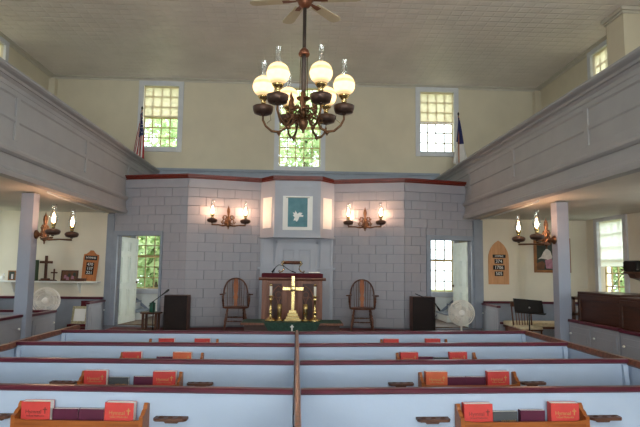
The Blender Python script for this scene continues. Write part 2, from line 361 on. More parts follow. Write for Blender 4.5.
# boxed plaster column in right gallery
t = thing('plaster_column', 'boxed cream plaster column with moulded cap beside upper side window', 'column', (6.02, 9.32, 3.05))
MB().box(-.235, -.27, 0, .228, .27, HC - 3.05 - .12).build('shaft', 'cream', t)
MB().box(-.265, -.30, HC - 3.05 - .12, .228, .30, HC - 3.05 - .07).box(-.30, -.335, HC - 3.05 - .07, .228, .335, HC - 3.05 - .001).build('cap', 'crown', t, .01)

# platform and the lower plaster walls
struct(MB().box(-3.6, 9.95, 0, 3.7, 11.02, .44).box(-2.25, 11.02, 0, 2.25, 11.2, .44).build('platform', 'carpet'), 'raised carpeted platform below the pulpit')
struct(MB().box(-5.2, 11.6, 0, 5.2, YB, .44).build('floor_vestibule', 'gfloor'), 'vestibule floor behind the doorways')
for sx, nm in ((-1, 'left'), (1, 'right')):
    struct(MB().box(sx * 3.95, YF, 0, sx * W, YF + .15, 2.75).build('wall_plaster_%s' % nm, 'white_wall'), 'white plaster wall under the gallery')
    wp = struct(MB().box(sx * 3.95, YF - .02, 0, sx * W, YF, .96).build('wall_wainscot_%s' % nm, 'darkgrey'), 'slate wainscot below the white plaster wall')
    MB().box(sx * 3.95, YF - .06, .96, sx * W, YF, 1.01).build('cap', 'maroon', wp, .008)
    # wainscot along the side wall
    ws = struct(MB().box(sx * (W - .02), 4.0, 0, sx * W, YF - .07, .96).build('wall_side_wainscot_%s' % nm, 'darkgrey'))
    MB().box(sx * (W - .05), 4.0, .96, sx * W, YF - .07, 1.01).build('cap', 'maroon', ws)

# galleries
GX, GZ0, GZ1 = 3.55, 2.73, 4.06
for sx, nm in ((-1, 'left'), (1, 'right')):
    g = sempty('gallery_%s' % nm, 'grey panelled gallery front on the %s flag side' % ('striped' if sx < 0 else 'white'))
    x = lambda a: sx * (GX + a)
    MB().box(x(.05), YR, GZ0, x(.12), YB, 3.9).build('core_board', 'galgrey', g)
    T = 4.02 if sx < 0 else 3.935
    MB().prism([(x(.16), T - .10), (x(-.03), T - .10), (x(-.045), T - .07), (x(-.09), T - .05), (x(-.11), T - .03), (x(-.11), T), (x(.16), T)], YR, YB, 'xz').build('cap_rail', 'galgrey', g)
    MB().prism([(x(.05), T - .19), (x(.02), T - .19), (x(.01), T - .14), (x(-.02), T - .105), (x(.05), T - .105)], YR, YB, 'xz').build('cap_moulding', 'galgrey', g)
    MB().box(x(.028), YR, T - .26, x(.05), YB, T - .19).build('top_rail', 'galgrey', g)
    MB().box(x(.028), YR, 3.10, x(.05), YB, 3.20).build('bottom_rail', 'galgrey', g)
    MB().prism([(x(.05), 3.0), (x(.0), 3.0), (x(-.03), 3.03), (x(-.035), 3.06), (x(-.01), 3.07), (x(.0), 3.1), (x(.05), 3.1)], YR, YF - .0, 'xz').build('belt_moulding', 'galgrey', g)
    MB().box(x(.02), YR, 2.86, x(.05), YF, 3.0).build('lower_band', 'galgrey', g)
    MB().prism([(x(.05), 2.73), (x(-.02), 2.73), (x(-.03), 2.77), (x(-.03), 2.8), (x(0), 2.82), (x(.01), 2.86), (x(.05), 2.86)], YR, YF, 'xz').build('foot_moulding', 'galgrey', g)
    st = MB().box(x(.026), -.045, 3.2, x(.05), .045, T - .26).mesh('stile', 'galgrey')
    ys = [(6.88 if sx < 0 else 6.45) + 2.3 * k for k in range(-5, 3)]
    for y in ys: put('stile', st, g, .004, loc=(0, y, 0))
    zm = (3.2 + T - .26) / 2
    mid = MB().box(x(.03), .045, zm - .025, x(.05), 2.255, zm + .025).mesh('mid_rail', 'galgrey')
    def panel(z0, z1):
        m = MB(); m.box(x(.044), .05, z0 + .005, x(.05), 2.25, z1 - .005)
        m.prism([(x(.032), z1), (x(.044), z1), (x(.044), z1 - .02)], .045, 2.255, 'xz')
        return m.mesh('panel', 'galgrey')
    p1, p2 = panel(3.2, zm - .025), panel(zm + .025, T - .26)
    for y in ys:
        put('mid_rail', mid, g, loc=(0, y, 0)); put('panel', p1, g, loc=(0, y, 0)); put('panel', p2, g, loc=(0, y, 0))
    MB().box(x(.12), YR, 2.75, sx * W, YF + .15, 3.0).build('soffit', 'soffit', g)
    MB().box(x(.12), YF + .15, 2.75, sx * 4.4, YB, 3.0).build('soffit', 'soffit', g)
    MB().tube([(sx * 3.75, 8.2, 2.735), (sx * 3.85, 9.0, 2.735), (sx * 3.95, 11.2, 2.735)], .018).build('conduit', 'whitepaint', g)

# posts
for sx, y, lb in ((-1, 8.4, 'square grey gallery post with lamp bracket, beside the shelf of crosses'), (1, 8.3, 'square grey gallery post with lamp bracket, in front of the painting')):
    p = thing('gallery_post', lb, 'post', (-4.09 if sx < 0 else 4.13, y, 0))
    MB().box(-.095, -.095, .0, .095, .095, 2.73).build('shaft', 'post', p, .006)
    MB().box(-.12, -.12, 0, .12, .12, .2).build('plinth', 'post', p, .005)

# ------------------------------------------------------------------ front wall with wooden blocks
A = [Vector((-3.95, 11.45, 0)), Vector((-2.22, 11.0, 0)), Vector((-.765, 11.4, 0)), Vector((.765, 11.4, 0)), Vector((2.2, 11.0, 0)), Vector((3.97, 11.45, 0))]
ZT = 3.44
wf = sempty('wall_front', 'grey front wall of wooden blocks cut like stone, under a red-brown cornice')
RH, BW, Z0 = .186, .36, .44
full = MB().box(0, -.024, .004, BW - .008, 0, RH - .004).mesh('block', 'block')
DOOR_H, DOORS = 2.27, {0: (-3.70, -2.77), 4: (2.77, 3.70)}
for k in range(5):
    a, b = A[k], A[k + 1]; d = (b - a); Lk = d.length; d.normalize(); ang = math.atan2(d.y, d.x)
    mx = Matrix.Translation(a) @ Matrix.Rotation(ang, 4, 'Z')
    hs = None
    if k in DOORS:
        dx0, dx1 = DOORS[k]; hs = ((dx0 - a.x) / d.x, (dx1 - a.x) / d.x)
    m = MB()
    for (s0, s1, z0, z1) in ([(0, Lk, 0, ZT)] if not hs else [(0, hs[0], 0, ZT), (hs[1], Lk, 0, ZT), (hs[0], hs[1], DOOR_H, ZT), (hs[0], hs[1], 0, Z0)]):
        m.box(s0, 0, z0, s1, .12, z1, mx=mx)
    m.build('wall_board', 'joint', wf)
    MB().box(0, -.03, 3.262, Lk, 0, ZT, mx=mx).build('frieze_board', 'block', wf)
    # door trim
    fr = None
    if hs:
        fr = MB().box(hs[0] - .1, -.045, Z0, hs[0], .12, DOOR_H + .1, mx=mx).box(hs[1], -.045, Z0, hs[1] + .05, .12, DOOR_H + .1, mx=mx).box(hs[0], -.045, DOOR_H, hs[1], .12, DOOR_H + .1, mx=mx)
        fr.build('door_frame', 'darkgrey', wf, .005)
        e0, e1 = (0, .16) if k == 0 else (Lk - .22, Lk)
        MB().box(e0, -.05, Z0, e1, 0, 2.72, mx=mx).build('corner_board', 'darkgrey', wf, .005)
    if k == 2: continue
    lo, hi = 0.0, Lk
    nrow = int((3.257 - Z0) / RH)
    ztop = 3.257
    for r in range(nrow + 1):
        z0 = ztop - (r + 1) * RH
        first = ((.36, .22) if k in (1, 3) else (.15, .35))[(r + 1) % 2]      # width of the block at the bend
        s = (first - BW) if k in (1, 4) else (Lk - first - BW * math.ceil((Lk - first) / BW))
        spans = [(lo, hi)]
        if hs and z0 < DOOR_H + .1:
            spans = [(lo, hs[0] - .1), (hs[1] + .05, hi)]
            if z0 + RH > DOOR_H + .13: spans.append((hs[0] - .1, hs[1] + .05))
        if k == 0: spans = [(max(.16, q0) if z0 < 2.7 else q0, q1) for q0, q1 in spans]
        if k == 4: spans = [(q0, min(Lk - .22, q1) if z0 < 2.7 else q1) for q0, q1 in spans]
        while s < hi:
            for q0, q1 in spans:
                c0, c1 = max(s, q0), min(s + BW, q1)
                if k in (1, 4) and c0 == 0: c0 = -.008
                if k in (0, 3) and abs(c1 - Lk) < 1e-6: c1 = Lk + .008
                if c1 - c0 < .03: continue
                zb = max(z0, Z0)
                if hs and len(spans) == 3 and (q0, q1) == spans[2]: zb = DOOR_H + .1
                y = random.uniform(-.004, .002)
                if c1 - c0 > BW - .001 and zb == z0: me = full
                else: me = MB().box(0, -.024, .004, c1 - c0 - .008, 0, z0 + RH - zb - .004).mesh('block', 'block')
                if z0 + RH - zb < .03: continue
                o = put('block', me, wf); o.matrix_local = mx @ Matrix.Translation((c0 + .004, y, zb))
            s += BW
# red-brown cornice follows the wall and steps out around the hood
HL, HR, HYF = -.47, .475, 11.02
path = [A[0], A[1], A[2] , Vector((HL - .03, HYF, 0)), Vector((HR + .03, HYF, 0)), A[3], A[4], A[5]]
pts = [Vector((p.x, p.y, 0)) for p in path]
cm = MB()
for zA, zB, out in ((3.44, 3.465, .04), (3.465, 3.5, .085), (3.5, 3.525, .10)):
    fr_ = [p + Vector((0, -out, 0)) for p in pts]; bk = [Vector((p.x, 11.6, 0)) for p in pts]
    for i in range(len(pts) - 1):
        q = [fr_[i], fr_[i + 1], bk[i + 1], bk[i]]
        cm.prism([(p.x, p.y) for p in q], zA, zB, 'xy')
trim(cm, 'redwood', 'red-brown cornice along the top of the block wall')
struct(MB().box(-3.6, 11.6, 3.44, 3.6, YB, 3.5).build('ceiling_vestibule', 'soffit'), 'vestibule roof behind the cornice')

# centre bay: pilasters, panelled false door, hood
cb = sempty('wall_bay', 'grey panelled bay with pilasters behind the pulpit')
MB().box(-.765, 11.37, .44, .765, 11.4, 2.32).build('bay_board', 'grey', cb)
for px in (-.62, .62):
    MB().box(px - .14, 11.31, .44, px + .14, 11.37, 1.62).build('pilaster', 'grey', cb, .006)
    MB().box(px - .19, 11.28, 1.62, px + .19, 11.37, 1.66).build('pilaster_cap', 'grey', cb, .005)
    MB().box(px - .13, 11.32, 1.66, px - .09, 11.37, 2.3).box(px + .09, 11.32, 1.66, px + .13, 11.37, 2.3).box(px - .09, 11.35, 1.66, px + .09, 11.37, 2.3).build('upper_pilaster', 'grey', cb, .004)
    MB().box(px - .1, 11.285, .6, px - .08, 11.31, 1.54).box(px + .08, 11.285, .6, px + .1, 11.31, 1.54).box(px - .08, 11.285, 1.52, px + .08, 11.31, 1.54).build('panel_moulding', 'grey', cb)
MB().box(-.45, 11.33, .44, -.40, 11.37, 2.2).box(.40, 11.33, .44, .45, 11.37, 2.2).box(-.45, 11.33, 2.15, .45, 11.37, 2.2).build('door_casing', 'grey', cb, .004)
MB().box(-.40, 11.325, .44, -.29, 11.37, 2.15).box(-.05, 11.325, 1.3, .05, 11.37, 2.03).box(.29, 11.325, .44, .40, 11.37, 2.15).box(-.29, 11.325, 2.03, .29, 11.37, 2.15).box(-.29, 11.325, .44, .29, 11.37, 1.3).build('door_leaf', 'grey', cb)
for px in (-.17, .17):
    MB().box(px - .11, 11.362, 1.31, px + .11, 11.37, 2.02).build('door_panel', 'grey', cb, .004)
hd = sempty('wall_hood', 'grey boxed hood above the pulpit with a teal dove picture')
hz0, hz1 = 2.3, 3.44
MB().prism([(-.78, 11.37), (HL, HYF), (HR, HYF), (.78, 11.37)], hz0, hz1, 'xy').build('hood_box', 'grey', hd)
MB().prism([(-.81, 11.37), (HL - .02, HYF - .03), (HR + .02, HYF - .03), (.81, 11.37)], hz0 - .035, hz0, 'xy').build('hood_ledge', 'grey', hd)
MB().box(-.4, HYF - .012, 3.3, .4, HYF, 3.34).box(-.4, HYF - .012, 2.36, .4, HYF, 2.40).box(-.4, HYF - .012, 2.4, -.36, HYF, 3.3).box(.36, HYF - .012, 2.4, .4, HYF, 3.3).build('panel_moulding', 'grey', hd)
for sx in (-1, 1):
    p0 = Vector((sx * .475, HYF, 0)); p1 = Vector((sx * .78, 11.37, 0)); d = (p1 - p0); L_ = d.length; d.normalize()
    nrm = Vector((d.y * sx, -d.x * sx, 0)) if sx > 0 else Vector((-d.y * -1, d.x * 1, 0))
    nrm = Vector((sx * abs(d.y), -abs(d.x), 0))
    q = [p0 + d * L_ * .16, p0 + d * L_ * .78]
    c = [q[0], q[1], q[1] + nrm * .01, q[0] + nrm * .01]
    MB().prism([(v.x, v.y) for v in c], 2.46, 3.1, 'xy').build('white_side_panel', 'paper', hd)
pic = thing('dove_picture', 'teal batik picture of a white dove in a broad white mount', 'picture', (.005, HYF - .005, 2.42))
MB().box(-.305, -.018, 0, .305, 0, .7).build('mount', 'paper', pic, .003)
MB().box(-.2, -.026, .065, .2, -.018, .665).build('batik_sheet', 'teal', pic)
dove = [(-.02, .17), (.01, .2), (.035, .27), (.11, .27), (.12, .30), (.07, .315), (.10, .35), (.03, .36), (-.0, .33), (-.05, .40), (-.055, .35), (-.10, .36), (-.075, .31), (-.10, .30), (-.06, .26), (-.085, .19), (-.05, .2)]
MB().prism(dove, -.031, -.027).build('dove', 'paper', pic)
MB().tube([(-.24, -.03, .665), (.24, -.03, .665)], .007).build('hanging_rod', 'steel', pic)

# doors: six-panel, opened into the vestibule
def door(n, hx, hy, rz, label, flip):
    d = sempty('door_%d' % n, label, (hx, hy, Z0), rz)
    w, h = .9, DOOR_H - Z0 - .01
    s = -1 if flip else 1
    MB().box(0, 0, 0, s * w, .04, h).build('leaf', 'door', d)
    for x0, x1 in ((.1, .41), (.49, .8)):
        for z0, z1 in ((.15, .72), (.84, 1.42), (1.52, 1.74)):
            for y0, y1 in ((-.016, 0), (.04, .056)):
                m = MB().box(s * (x0 + .03), y0, z0 + .03, s * (x1 - .03), y1, z1 - .03).box(s * x0, y0 * .6 + (.016 if y0 > 0 else 0), z0, s * (x0 + .012), y1, z1).box(s * (x1 - .012), y0, z0, s * x1, y1, z1).box(s * x0, y0, z0, s * x1, y1, z0 + .012).box(s * x0, y0, z1 - .012, s * x1, y1, z1)
                m.build('panel', 'door', d)
    for y0, q in ((-.03, -1), (.07, 1)): MB().sphere((s * (w - .06), y0, .85), .025, 12, 8).build('knob', 'bronze', d)
door(1, -3.70, 11.48, math.radians(82), 'pale six-panel door standing open beside the small round table', False)
door(2, 3.70, 11.48, math.radians(-84), 'pale panelled door standing open behind the white floor fan', True)

# vestibule: white dado, stairs
for sx in (-1, 1):
    ws = struct(MB().box(sx * 1.8, YB - .03, .44, sx * 4.6, YB, .97).build('wall_vestibule_%s' % ('left' if sx < 0 else 'right'), 'whitepaint'))
    st = thing('staircase', 'white vestibule steps behind the doorway with the %s' % ('small round table' if sx < 0 else 'white floor fan'), 'stairs', (sx * 3.5, YB - .95, .44))
    for i in range(6):
        MB().box(sx * .27 * i, 0, 0, sx * (.27 * (i + 1)), .88, .19 * (i + 1) - .03).build('riser', 'whitepaint', st)
        MB().box(sx * (.27 * i - .03), -.02, .19 * (i + 1) - .03, sx * (.27 * (i + 1)), .88, .19 * (i + 1)).build('tread', 'darkgrey', st)
    MB().prism([(sx * -.1, 0), (sx * 1.6, 1.2), (sx * 1.6, 1.5), (sx * .0, .12)], .885, .9, 'xz').build('skirting', 'darkgrey', st)
    struct(MB().box(sx * 5.2, 11.55, 0, sx * 5.25, YB, 2.75).build('wall_stair_%s' % ('left' if sx < 0 else 'right'), 'whitepaint'))

# ------------------------------------------------------------------ centre pews
ROWS = [3.24, 4.2, 5.14, 6.09]; PZ = .95; XL, XR, XC = -2.54, 2.6, .018
ORD = {3: 'front', 2: 'second', 1: 'third', 0: 'fourth'}
def side_word(s): return 'shelf side' if s < 0 else 'piano side'
TILT = {-1: 0.0, 1: .011}                       # the floor rises a little towards the piano
SKEW = {(0, -1): .055, (1, -1): .028}          # these two pews stand slightly askew
def rail_profile(y): return [(y - .022, PZ - .032), (y - .032, PZ - .024), (y - .032, PZ - .008), (y - .024, PZ), (y + .02, PZ), (y + .028, PZ - .008), (y + .028, PZ - .024), (y + .02, PZ - .032)]
for r, y in enumerate(ROWS):
    for s in (-1, 1):
        x0, x1 = (XL, XC - .024) if s < 0 else (XC + .03, XR)
        pw = thing('pew', 'pale blue pew with maroon cap, %s row from the communion table, %s' % (ORD[r], side_word(s)), 'pew', ((x0 + x1) / 2, y + SKEW.get((r, s), 0) * (XC - (x0 + x1) / 2), 0), -SKEW.get((r, s), 0), 'centre pews')
        hw = (x1 - x0) / 2; pw.location.z = TILT[s] * (pw.location.x - XC); pw.rotation_euler.y = -TILT[s]
        MB().box(-hw, -.012, .0, hw, .012, PZ - .032).build('back_panel', 'pew', pw)
        MB().prism([(a - y, b) for a, b in rail_profile(y)], -hw, hw, 'yz').build('cap_rail', 'maroon', pw)
        MB().box(-hw, .012, .40, hw, .42, .44).build('seat', 'pew', pw, .008)
        MB().box(-hw, .36, 0, hw, .385, .40).build('seat_front', 'pew', pw)
        e = hw * s
        MB().prism([(-.012, .02), (-.06, .02), (-.06, .60), (-.04, .68), (-.055, .78), (-.035, PZ - .045), (-.012, PZ - .033)], e - s * .02, e - s * .055, 'yz').build('end_bracket', 'pew', pw)
        # pew end panel along the aisle with its cap
        nxt = (ROWS[r + 1] - ROWS[r] if r < 3 else .55) - 3.3 * (SKEW.get((r, s), 0) - SKEW.get((r + 1, s), 0))
        ex = MB().box(e, -.062, 0, e + s * .03, nxt - .064, PZ - .05)
        ep = ex.build('end_panel', 'pew', pw)
        MB().box(e + s * .03, .1, .12, e + s * .036, nxt - .12, .78).build('door_panel', 'pew', ep, .003)
        MB().prism([(e - .018 + s * .015, PZ - .05), (e - .028 + s * .015, PZ - .035), (e - .02 + s * .015, PZ + .003), (e + .02 + s * .015, PZ + .003), (e + .028 + s * .015, PZ - .035), (e + .018 + s * .015, PZ - .05)], -.062, nxt - .064, 'xz').build('end_cap', 'divider', pw)
dv = thing('pew_divider', 'narrow divider with worn brown cap running between the two blocks of pews', 'divider', (XC, ROWS[0], 0))
MB().box(-.014, -1.6, 0, .014, ROWS[3] - ROWS[0] + .05, PZ - .03).build('board', 'pew', dv)
MB().prism([(-.015, PZ - .05), (-.017, PZ - .02), (-.013, PZ + .006), (0, PZ + .01), (.013, PZ + .006), (.017, PZ - .02), (.015, PZ - .05)], -1.6, ROWS[3] - ROWS[0] + .06, 'xz').build('cap', 'divider', dv)

# book racks, books, cup shelves
def rack_meshes():
    b = MB().box(-.35, -.115, -.04, .35, 0, -.028).mesh('shelf', 'orange')
    f = MB().prism([(-.35, -.04), (.35, -.04), (.35, .118), (.29, .11), (-.29, .11), (-.35, .118)], -.115, -.1).mesh('front_rail', 'orange')
    e = MB().prism([(-.115, -.045), (0, -.045), (0, .185), (-.03, .195), (-.045, .18), (-.05, .165), (-.075, .155), (-.09, .14), (-.115, .135)], -.011, .011, 'yz').mesh('end_bracket', 'orange')
    return b, f, e
RB, RF, RE = rack_meshes()
def book_mesh(w, h, d, cover):
    m = MB().box(-w / 2, -d, 0, w / 2, -d + .004, h).box(-w / 2, -.004, 0, w / 2, 0, h).box(-w / 2, -d, 0, -w / 2 + .004, 0, h)
    return m.mesh('cover', cover), MB().box(-w / 2 + .004, -d + .004, .004, w / 2 - .001, -.004, h - .001).mesh('page_block', 'pages')
BK = {'R': book_mesh(.165, .228, .05, 'red'), 'O': book_mesh(.165, .228, .05, 'orangered'), 'W': book_mesh(.146, .185, .03, 'wine'), 'K': book_mesh(.146, .178, .026, 'charcoal'), 'T': book_mesh(.14, .165, .024, 'charcoal')}
BDIM = {'R': (.165, .228, .05), 'O': (.165, .228, .05), 'W': (.146, .185, .03), 'K': (.146, .178, .026), 'T': (.14, .165, .024)}
BNAME = {'R': 'red hymnal', 'O': 'faded orange hymnal', 'W': 'wine-coloured songbook', 'K': 'charcoal bible', 'T': 'thin charcoal booklet'}
T1 = text_mesh('Hymnal', .03, 'gold'); T2 = text_mesh('United Methodist', .0145, 'gold'); T1d = text_mesh('Hymnal', .03, 'darkgilt'); T2d = text_mesh('United Methodist', .0145, 'darkgilt'); T3 = text_mesh('HOLY BIBLE', .016, 'gold')
XM = {g: MB().box(-.003, 0, -.018, .003, .001, .018).box(-.011, 0, .002, .011, .001, .008).mesh('cross_mark', g) for g in ('gold', 'darkgilt')}
LAY = {(0, -1): 'RWWR', (0, 1): 'RKWR', (1, -1): 'RKWR', (1, 1): 'OWWR', (2, -1): 'RTWO', (2, 1): 'RWKR', (3, -1): 'RKR', (3, 1): 'RTWR'}
for r, y in enumerate(ROWS):
    for s in (-1, 1):
        cx = -1.21 if s < 0 else 1.315
        sk = SKEW.get((r, s), 0); yy = lambda q: y + sk * (XC - q)
        rk = thing('book_rack', 'honey wood book rack, %s pew row from communion table, %s' % (ORD[r], side_word(s)), 'book rack', (cx, yy(cx) - .012, .672), -sk, 'pew book racks')
        zt = lambda q: TILT[s] * (q - XC)
        rk.location.z += zt(cx); rk.rotation_euler.y = -TILT[s]
        put('shelf', RB, rk); put('front_rail', RF, rk); put('end_bracket', RE, rk, loc=(-.361, 0, 0)); put('end_bracket', RE, rk, loc=(.361, 0, 0))
        lay = LAY[(r, s)]
        xs = [-.256, -.093, .062, .245] if s > 0 else [-.256, -.095, .06, .222]
        if (r, s) == (1, -1): xs = [-.26, -.1, .085, .243]
        if (r, s) == (1, 1): xs = [-.25, -.09, .058, .226]
        if (r, s) == (0, -1): xs = [-.256, -.098, .054, .215]
        if r == 3: xs = [-.256, -.1, .05, .205] if s > 0 else [-.18, .0, .21]
        if r == 2: xs = [-.262, -.1, .045, .2] if s > 0 else [-.262, -.105, .022, .18]
        pos = ['at aisle end', 'second from aisle', 'second from divider', 'at divider end']
        if len(lay) == 3: pos = ['at aisle end', 'between two hymnals', 'at divider end']
        if s > 0: pos = pos[::-1]
        for i, (k, bx) in enumerate(zip(lay, xs)):
            w_, h_, d_ = BDIM[k]
            lean = math.radians(random.uniform(-1.5, 1)); jit = random.uniform(-.006, .006)
            b = thing('hymnal' if k in 'RO' else ('bible' if k == 'K' else ('booklet' if k == 'T' else 'songbook')), '%s %s, %s pew row from communion table, %s' % (BNAME[k], pos[i], ORD[r], side_word(s)), 'book', (cx + bx + jit, yy(cx + bx) - .036, .646), 0, 'pew books')
            b.rotation_euler = (lean, random.uniform(-.012, .012) - TILT[s], random.uniform(-.02, .02) - sk)
            b.location.z += zt(cx + bx)
            cv = put('cover', BK[k][0], b); put('page_block', BK[k][1], b)
            if r < 2 or k in 'RO':
                g = 'darkgilt' if (r, s, i) in ((0, 1, 0), (0, -1, 0)) else 'gold'
                if k in 'RO':
                    put('lettering', T1 if g == 'gold' else T1d, cv, loc=(-.012, -d_ - .0005, .172), rot=RX90)
                    put('lettering', T2 if g == 'gold' else T2d, cv, loc=(0, -d_ - .0005, .15), rot=RX90)
                    put('cross_mark', XM[g], cv, loc=(.054, -d_ - .001, .18))
                elif k == 'K': put('lettering', T3, cv, loc=(.02, -d_ - .0005, .125), rot=RX90)
        if r < 2:
            for ex, wd in ((-.51, 'aisle end' if s < 0 else 'divider end'), (.505, 'divider end' if s < 0 else 'aisle end')):
                c = thing('cup_shelf', 'dark communion cup shelf at %s, %s pew row from communion table, %s' % (wd, ORD[r], side_word(s)), 'cup shelf', (cx + ex, yy(cx + ex) - .012, .772), -sk, 'communion cup shelves')
                c.location.z += zt(cx + ex); c.rotation_euler.y = -TILT[s]
                MB().prism([(-.095, 0), (.095, 0), (.095, -.05), (.08, -.07), (-.08, -.07), (-.095, -.05)], 0, .016, 'xy').build('shelf', 'cupwood', c, .003)
                MB().prism([(-.05, 0), (.05, 0), (.035, -.022), (-.035, -.022)], -.02, -.002).build('bracket', 'cupwood', c)
                for q in (-.055, 0, .055): MB().lathe([(.017, .016), (.017, .02), (.012, .02), (.012, .012)], (q, -.035, 0), 10).build('cup_ring', 'cupwood', c)

# ------------------------------------------------------------------ side box pews
def box_wall(name, label, cat, xw, y0, y1, sx, zt=.93, n=2, group='side box pews'):
    L_ = y1 - y0; b = thing(name, label, cat, (xw, y0, 0), 0, group)
    MB().box(-.02, 0, 0, .02, L_, zt - .04).build('board', 'boxgrey', b)
    MB().box(-.04, -.01, zt - .04, .04, L_ + .01, zt).build('cap', 'maroon', b, .008)
    for i in range(n):
        a = L_ * (i + .08) / n; c = L_ * (i + .92) / n
        d = MB().box(-sx * .03, a, .1, -sx * .02, c, zt - .1).build('door', 'boxgrey', b, .003)
        MB().box(-sx * .036, a + .08, .2, -sx * .03, c - .08, zt - .18).build('panel', 'boxgrey', d, .003)
        MB().sphere((-sx * .05, c - .04, zt - .2), .016, 10, 6).build('knob', 'whitepaint', b)
    return b
box_wall('box_pew', 'grey panelled box pew side with maroon cap before the gallery post by the crosses', 'pew', -4.06, 6.3, 8.27, -1, .915)
box_wall('box_pew', 'grey panelled box pew side under the white fan', 'pew', -4.06, 8.53, 9.4, -1, .895, 1)
box_wall('box_pew', 'short panelled pew side by the doorway with the small round table', 'pew', -3.93, 10.5, 11.36, -1, .955, 1)
box_wall('box_pew', 'grey panelled box pew side beside the upright piano', 'pew', 4.18, 5.2, 6.86, 1, .92)
box_wall('box_pew', 'grey panelled box pew side beside the dark organ console', 'pew', 4.18, 6.89, 8.17, 1, .93)
box_wall('box_pew', 'short panelled pew side by the doorway with the white floor fan', 'pew', 3.95, 10.5, 11.36, 1, .965, 1)
def cross_wall(label, x0, x1, y, zt, sd=1):
    b = thing('pew_bench', label, 'pew', ((x0 + x1) / 2, y, 0), 0, 'box pew backs'); h = abs(x1 - x0) / 2
    MB().box(-h, -.015, 0, h, .015, zt - .04).build('board', 'grey', b); MB().box(-h, -.035, zt - .04, h, .035, zt).build('cap', 'maroon', b, .006)
    MB().box(-h, sd * .015, .4, h, sd * .36, .44).build('seat', 'grey', b)
cross_wall('grey pew back with maroon cap under the white fan by the shelf', -6.2, -4.1, 9.42, .89, -1)
cross_wall('grey pew back with maroon cap behind stacked wooden racks', -6.2, -4.2, 7.7, .9)
cross_wall('low pew bench back beyond the music stand', 4.1, 6.2, 10.9, .62)
# ------------------------------------------------------------------ consoles (organ and piano) on the right
for nm, lb, y0, y1, z1, x0 in (('organ_console', 'dark wooden organ console back nearer the painting', 7.05, 8.17, 1.35, 4.30), ('upright_piano', 'dark wooden upright piano back, beside the organ console', 5.5, 7.03, 1.325, 4.26)):
    p = thing(nm, lb, 'organ' if nm[0] == 'o' else 'piano', (x0, y0, 0)); L_ = y1 - y0
    MB().box(.02, .02, .08, .55, L_ - .02, z1 - .04).build('case', 'piano', p, .006)
    MB().box(0, 0, z1 - .04, .6, L_, z1).build('lid', 'piano', p, .01)
    for q in (0, L_ - .06): MB().box(0, q, .06, .05, q + .06, z1 - .04).build('corner_post', 'piano', p, .004)
    MB().box(.0, .06, z1 - .12, .03, L_ - .06, z1 - .04).build('top_moulding', 'piano', p, .006)
    MB().box(.55, .06, .62, .82, L_ - .06, .76).build('key_bed', 'piano', p, .006)
    MB().box(.58, .12, .76, .76, L_ - .12, .775).build('keys', 'paper', p)
    for q in (.08, L_ - .16): MB().box(.74, q, 0, .82, q + .08, .62).build('leg', 'piano', p, .006)
    MB().box(0, 0, 0, .6, L_, .08).build('plinth', 'piano', p, .004)
# wall speaker on bracket, right side wall
t = thing('wall_speaker', 'small black loudspeaker on a brown wall shelf beside the side window', 'speaker', (W - .04, 9.55, 1.66))
MB().box(-.20, -.2, .0, 0, .2, .2).build('cabinet', 'black', t, .03)
MB().box(-.22, -.17, .02, -.2, .17, .18).build('grille', 'grille', t, .01)
t = thing('wall_shelf', 'brown wooden shelf holding the black wall speaker', 'shelf', (W, 9.55, 1.52))
MB().box(-.26, -.18, .1, 0, .18, .138).build('board', 'walnut', t, .005); MB().prism([(0, -.02), (0, .1), (-.22, .1), (-.18, .03)], -.1, .1, 'xz').build('bracket', 'walnut', t)
tag(MB().tube([(6.02, 9.7, 1.70), (5.6, 9.2, 1.55), (5.0, 8.4, 1.42), (4.7, 7.95, 1.362)], .006, 6).build('speaker_cable', 'black'), 'thin black cable slanting from wall speaker to organ console', 'cable')

# music stand, chair, bench
t = thing('music_stand', 'black music stand with tilted solid desk', 'music stand', (4.12, 9.5, 0))
tl = Matrix.Translation((0, 0, 1.03)) @ Matrix.Rotation(math.radians(4), 4, 'Y') @ Matrix.Rotation(math.radians(-25), 4, 'X')
MB().prism([(-.27, -.13), (.25, -.13), (.25, .125), (-.27, .125)], -.006, .006, mx=tl).box(-.27, -.05, -.14, .27, .006, -.128, mx=tl).build('desk', 'black', t)
MB().tube([(0, 0, .06), (0, 0, .98)], .012).build('pole', 'black', t); MB().sphere((0, .0, 1.0), .025).build('joint', 'steel', t)
for k in range(3):
    a = 2 * PI * k / 3 + .5; MB().tube([(0, 0, .25), (.26 * math.cos(a), .26 * math.sin(a), .012)], .009).build('leg', 'black', t)
def side_chair(name, label, loc, rz, seatmat, back=True):
    c = thing(name, label, 'chair' if back else 'stool', loc, rz)
    MB().prism([(-.22, -.2), (.22, -.2), (.19, .2), (-.19, .2)], .44, .465, 'xy').build('seat', 'chair', c, .008)
    if seatmat: MB().prism([(-.215, -.2), (.215, -.2), (.18, .19), (-.18, .19)], .466, .51, 'xy').build('cushion', seatmat, c, .015)
    for sx in (-1, 1):
        MB().tube([(sx * .19, -.18, .44), (sx * .21, -.2, 0)], [.018, .014]).build('leg', 'chair', c)
        MB().tube([(sx * .17, .17, .44), (sx * .19, .23, 0)], [.018, .014]).build('leg', 'chair', c)
        if back: MB().tube([(sx * .17, .17, .46), (sx * .185, .25, .92)], [.016, .013]).build('back_post', 'chair', c)
    for x in (-.1, -.05, 0, .05, .1) if back else (): MB().tube([(x, .18, .46), (x * 1.1, .245, .86)], .008, 6).build('spindle', 'chair', c)
    if back: MB().box(-.2, .232, .84, .2, .258, .94).build('crest_rail', 'chair', c, .01)
    MB().tube([(-.2, 0, .2), (.2, 0, .2)], .01, 6).build('stretcher', 'chair', c)
    return c
side_chair('spindle_chair', 'wooden spindle-back chair with cream cushion behind the music stand', (4.22, 9.85, .14), 0, 'cushion')
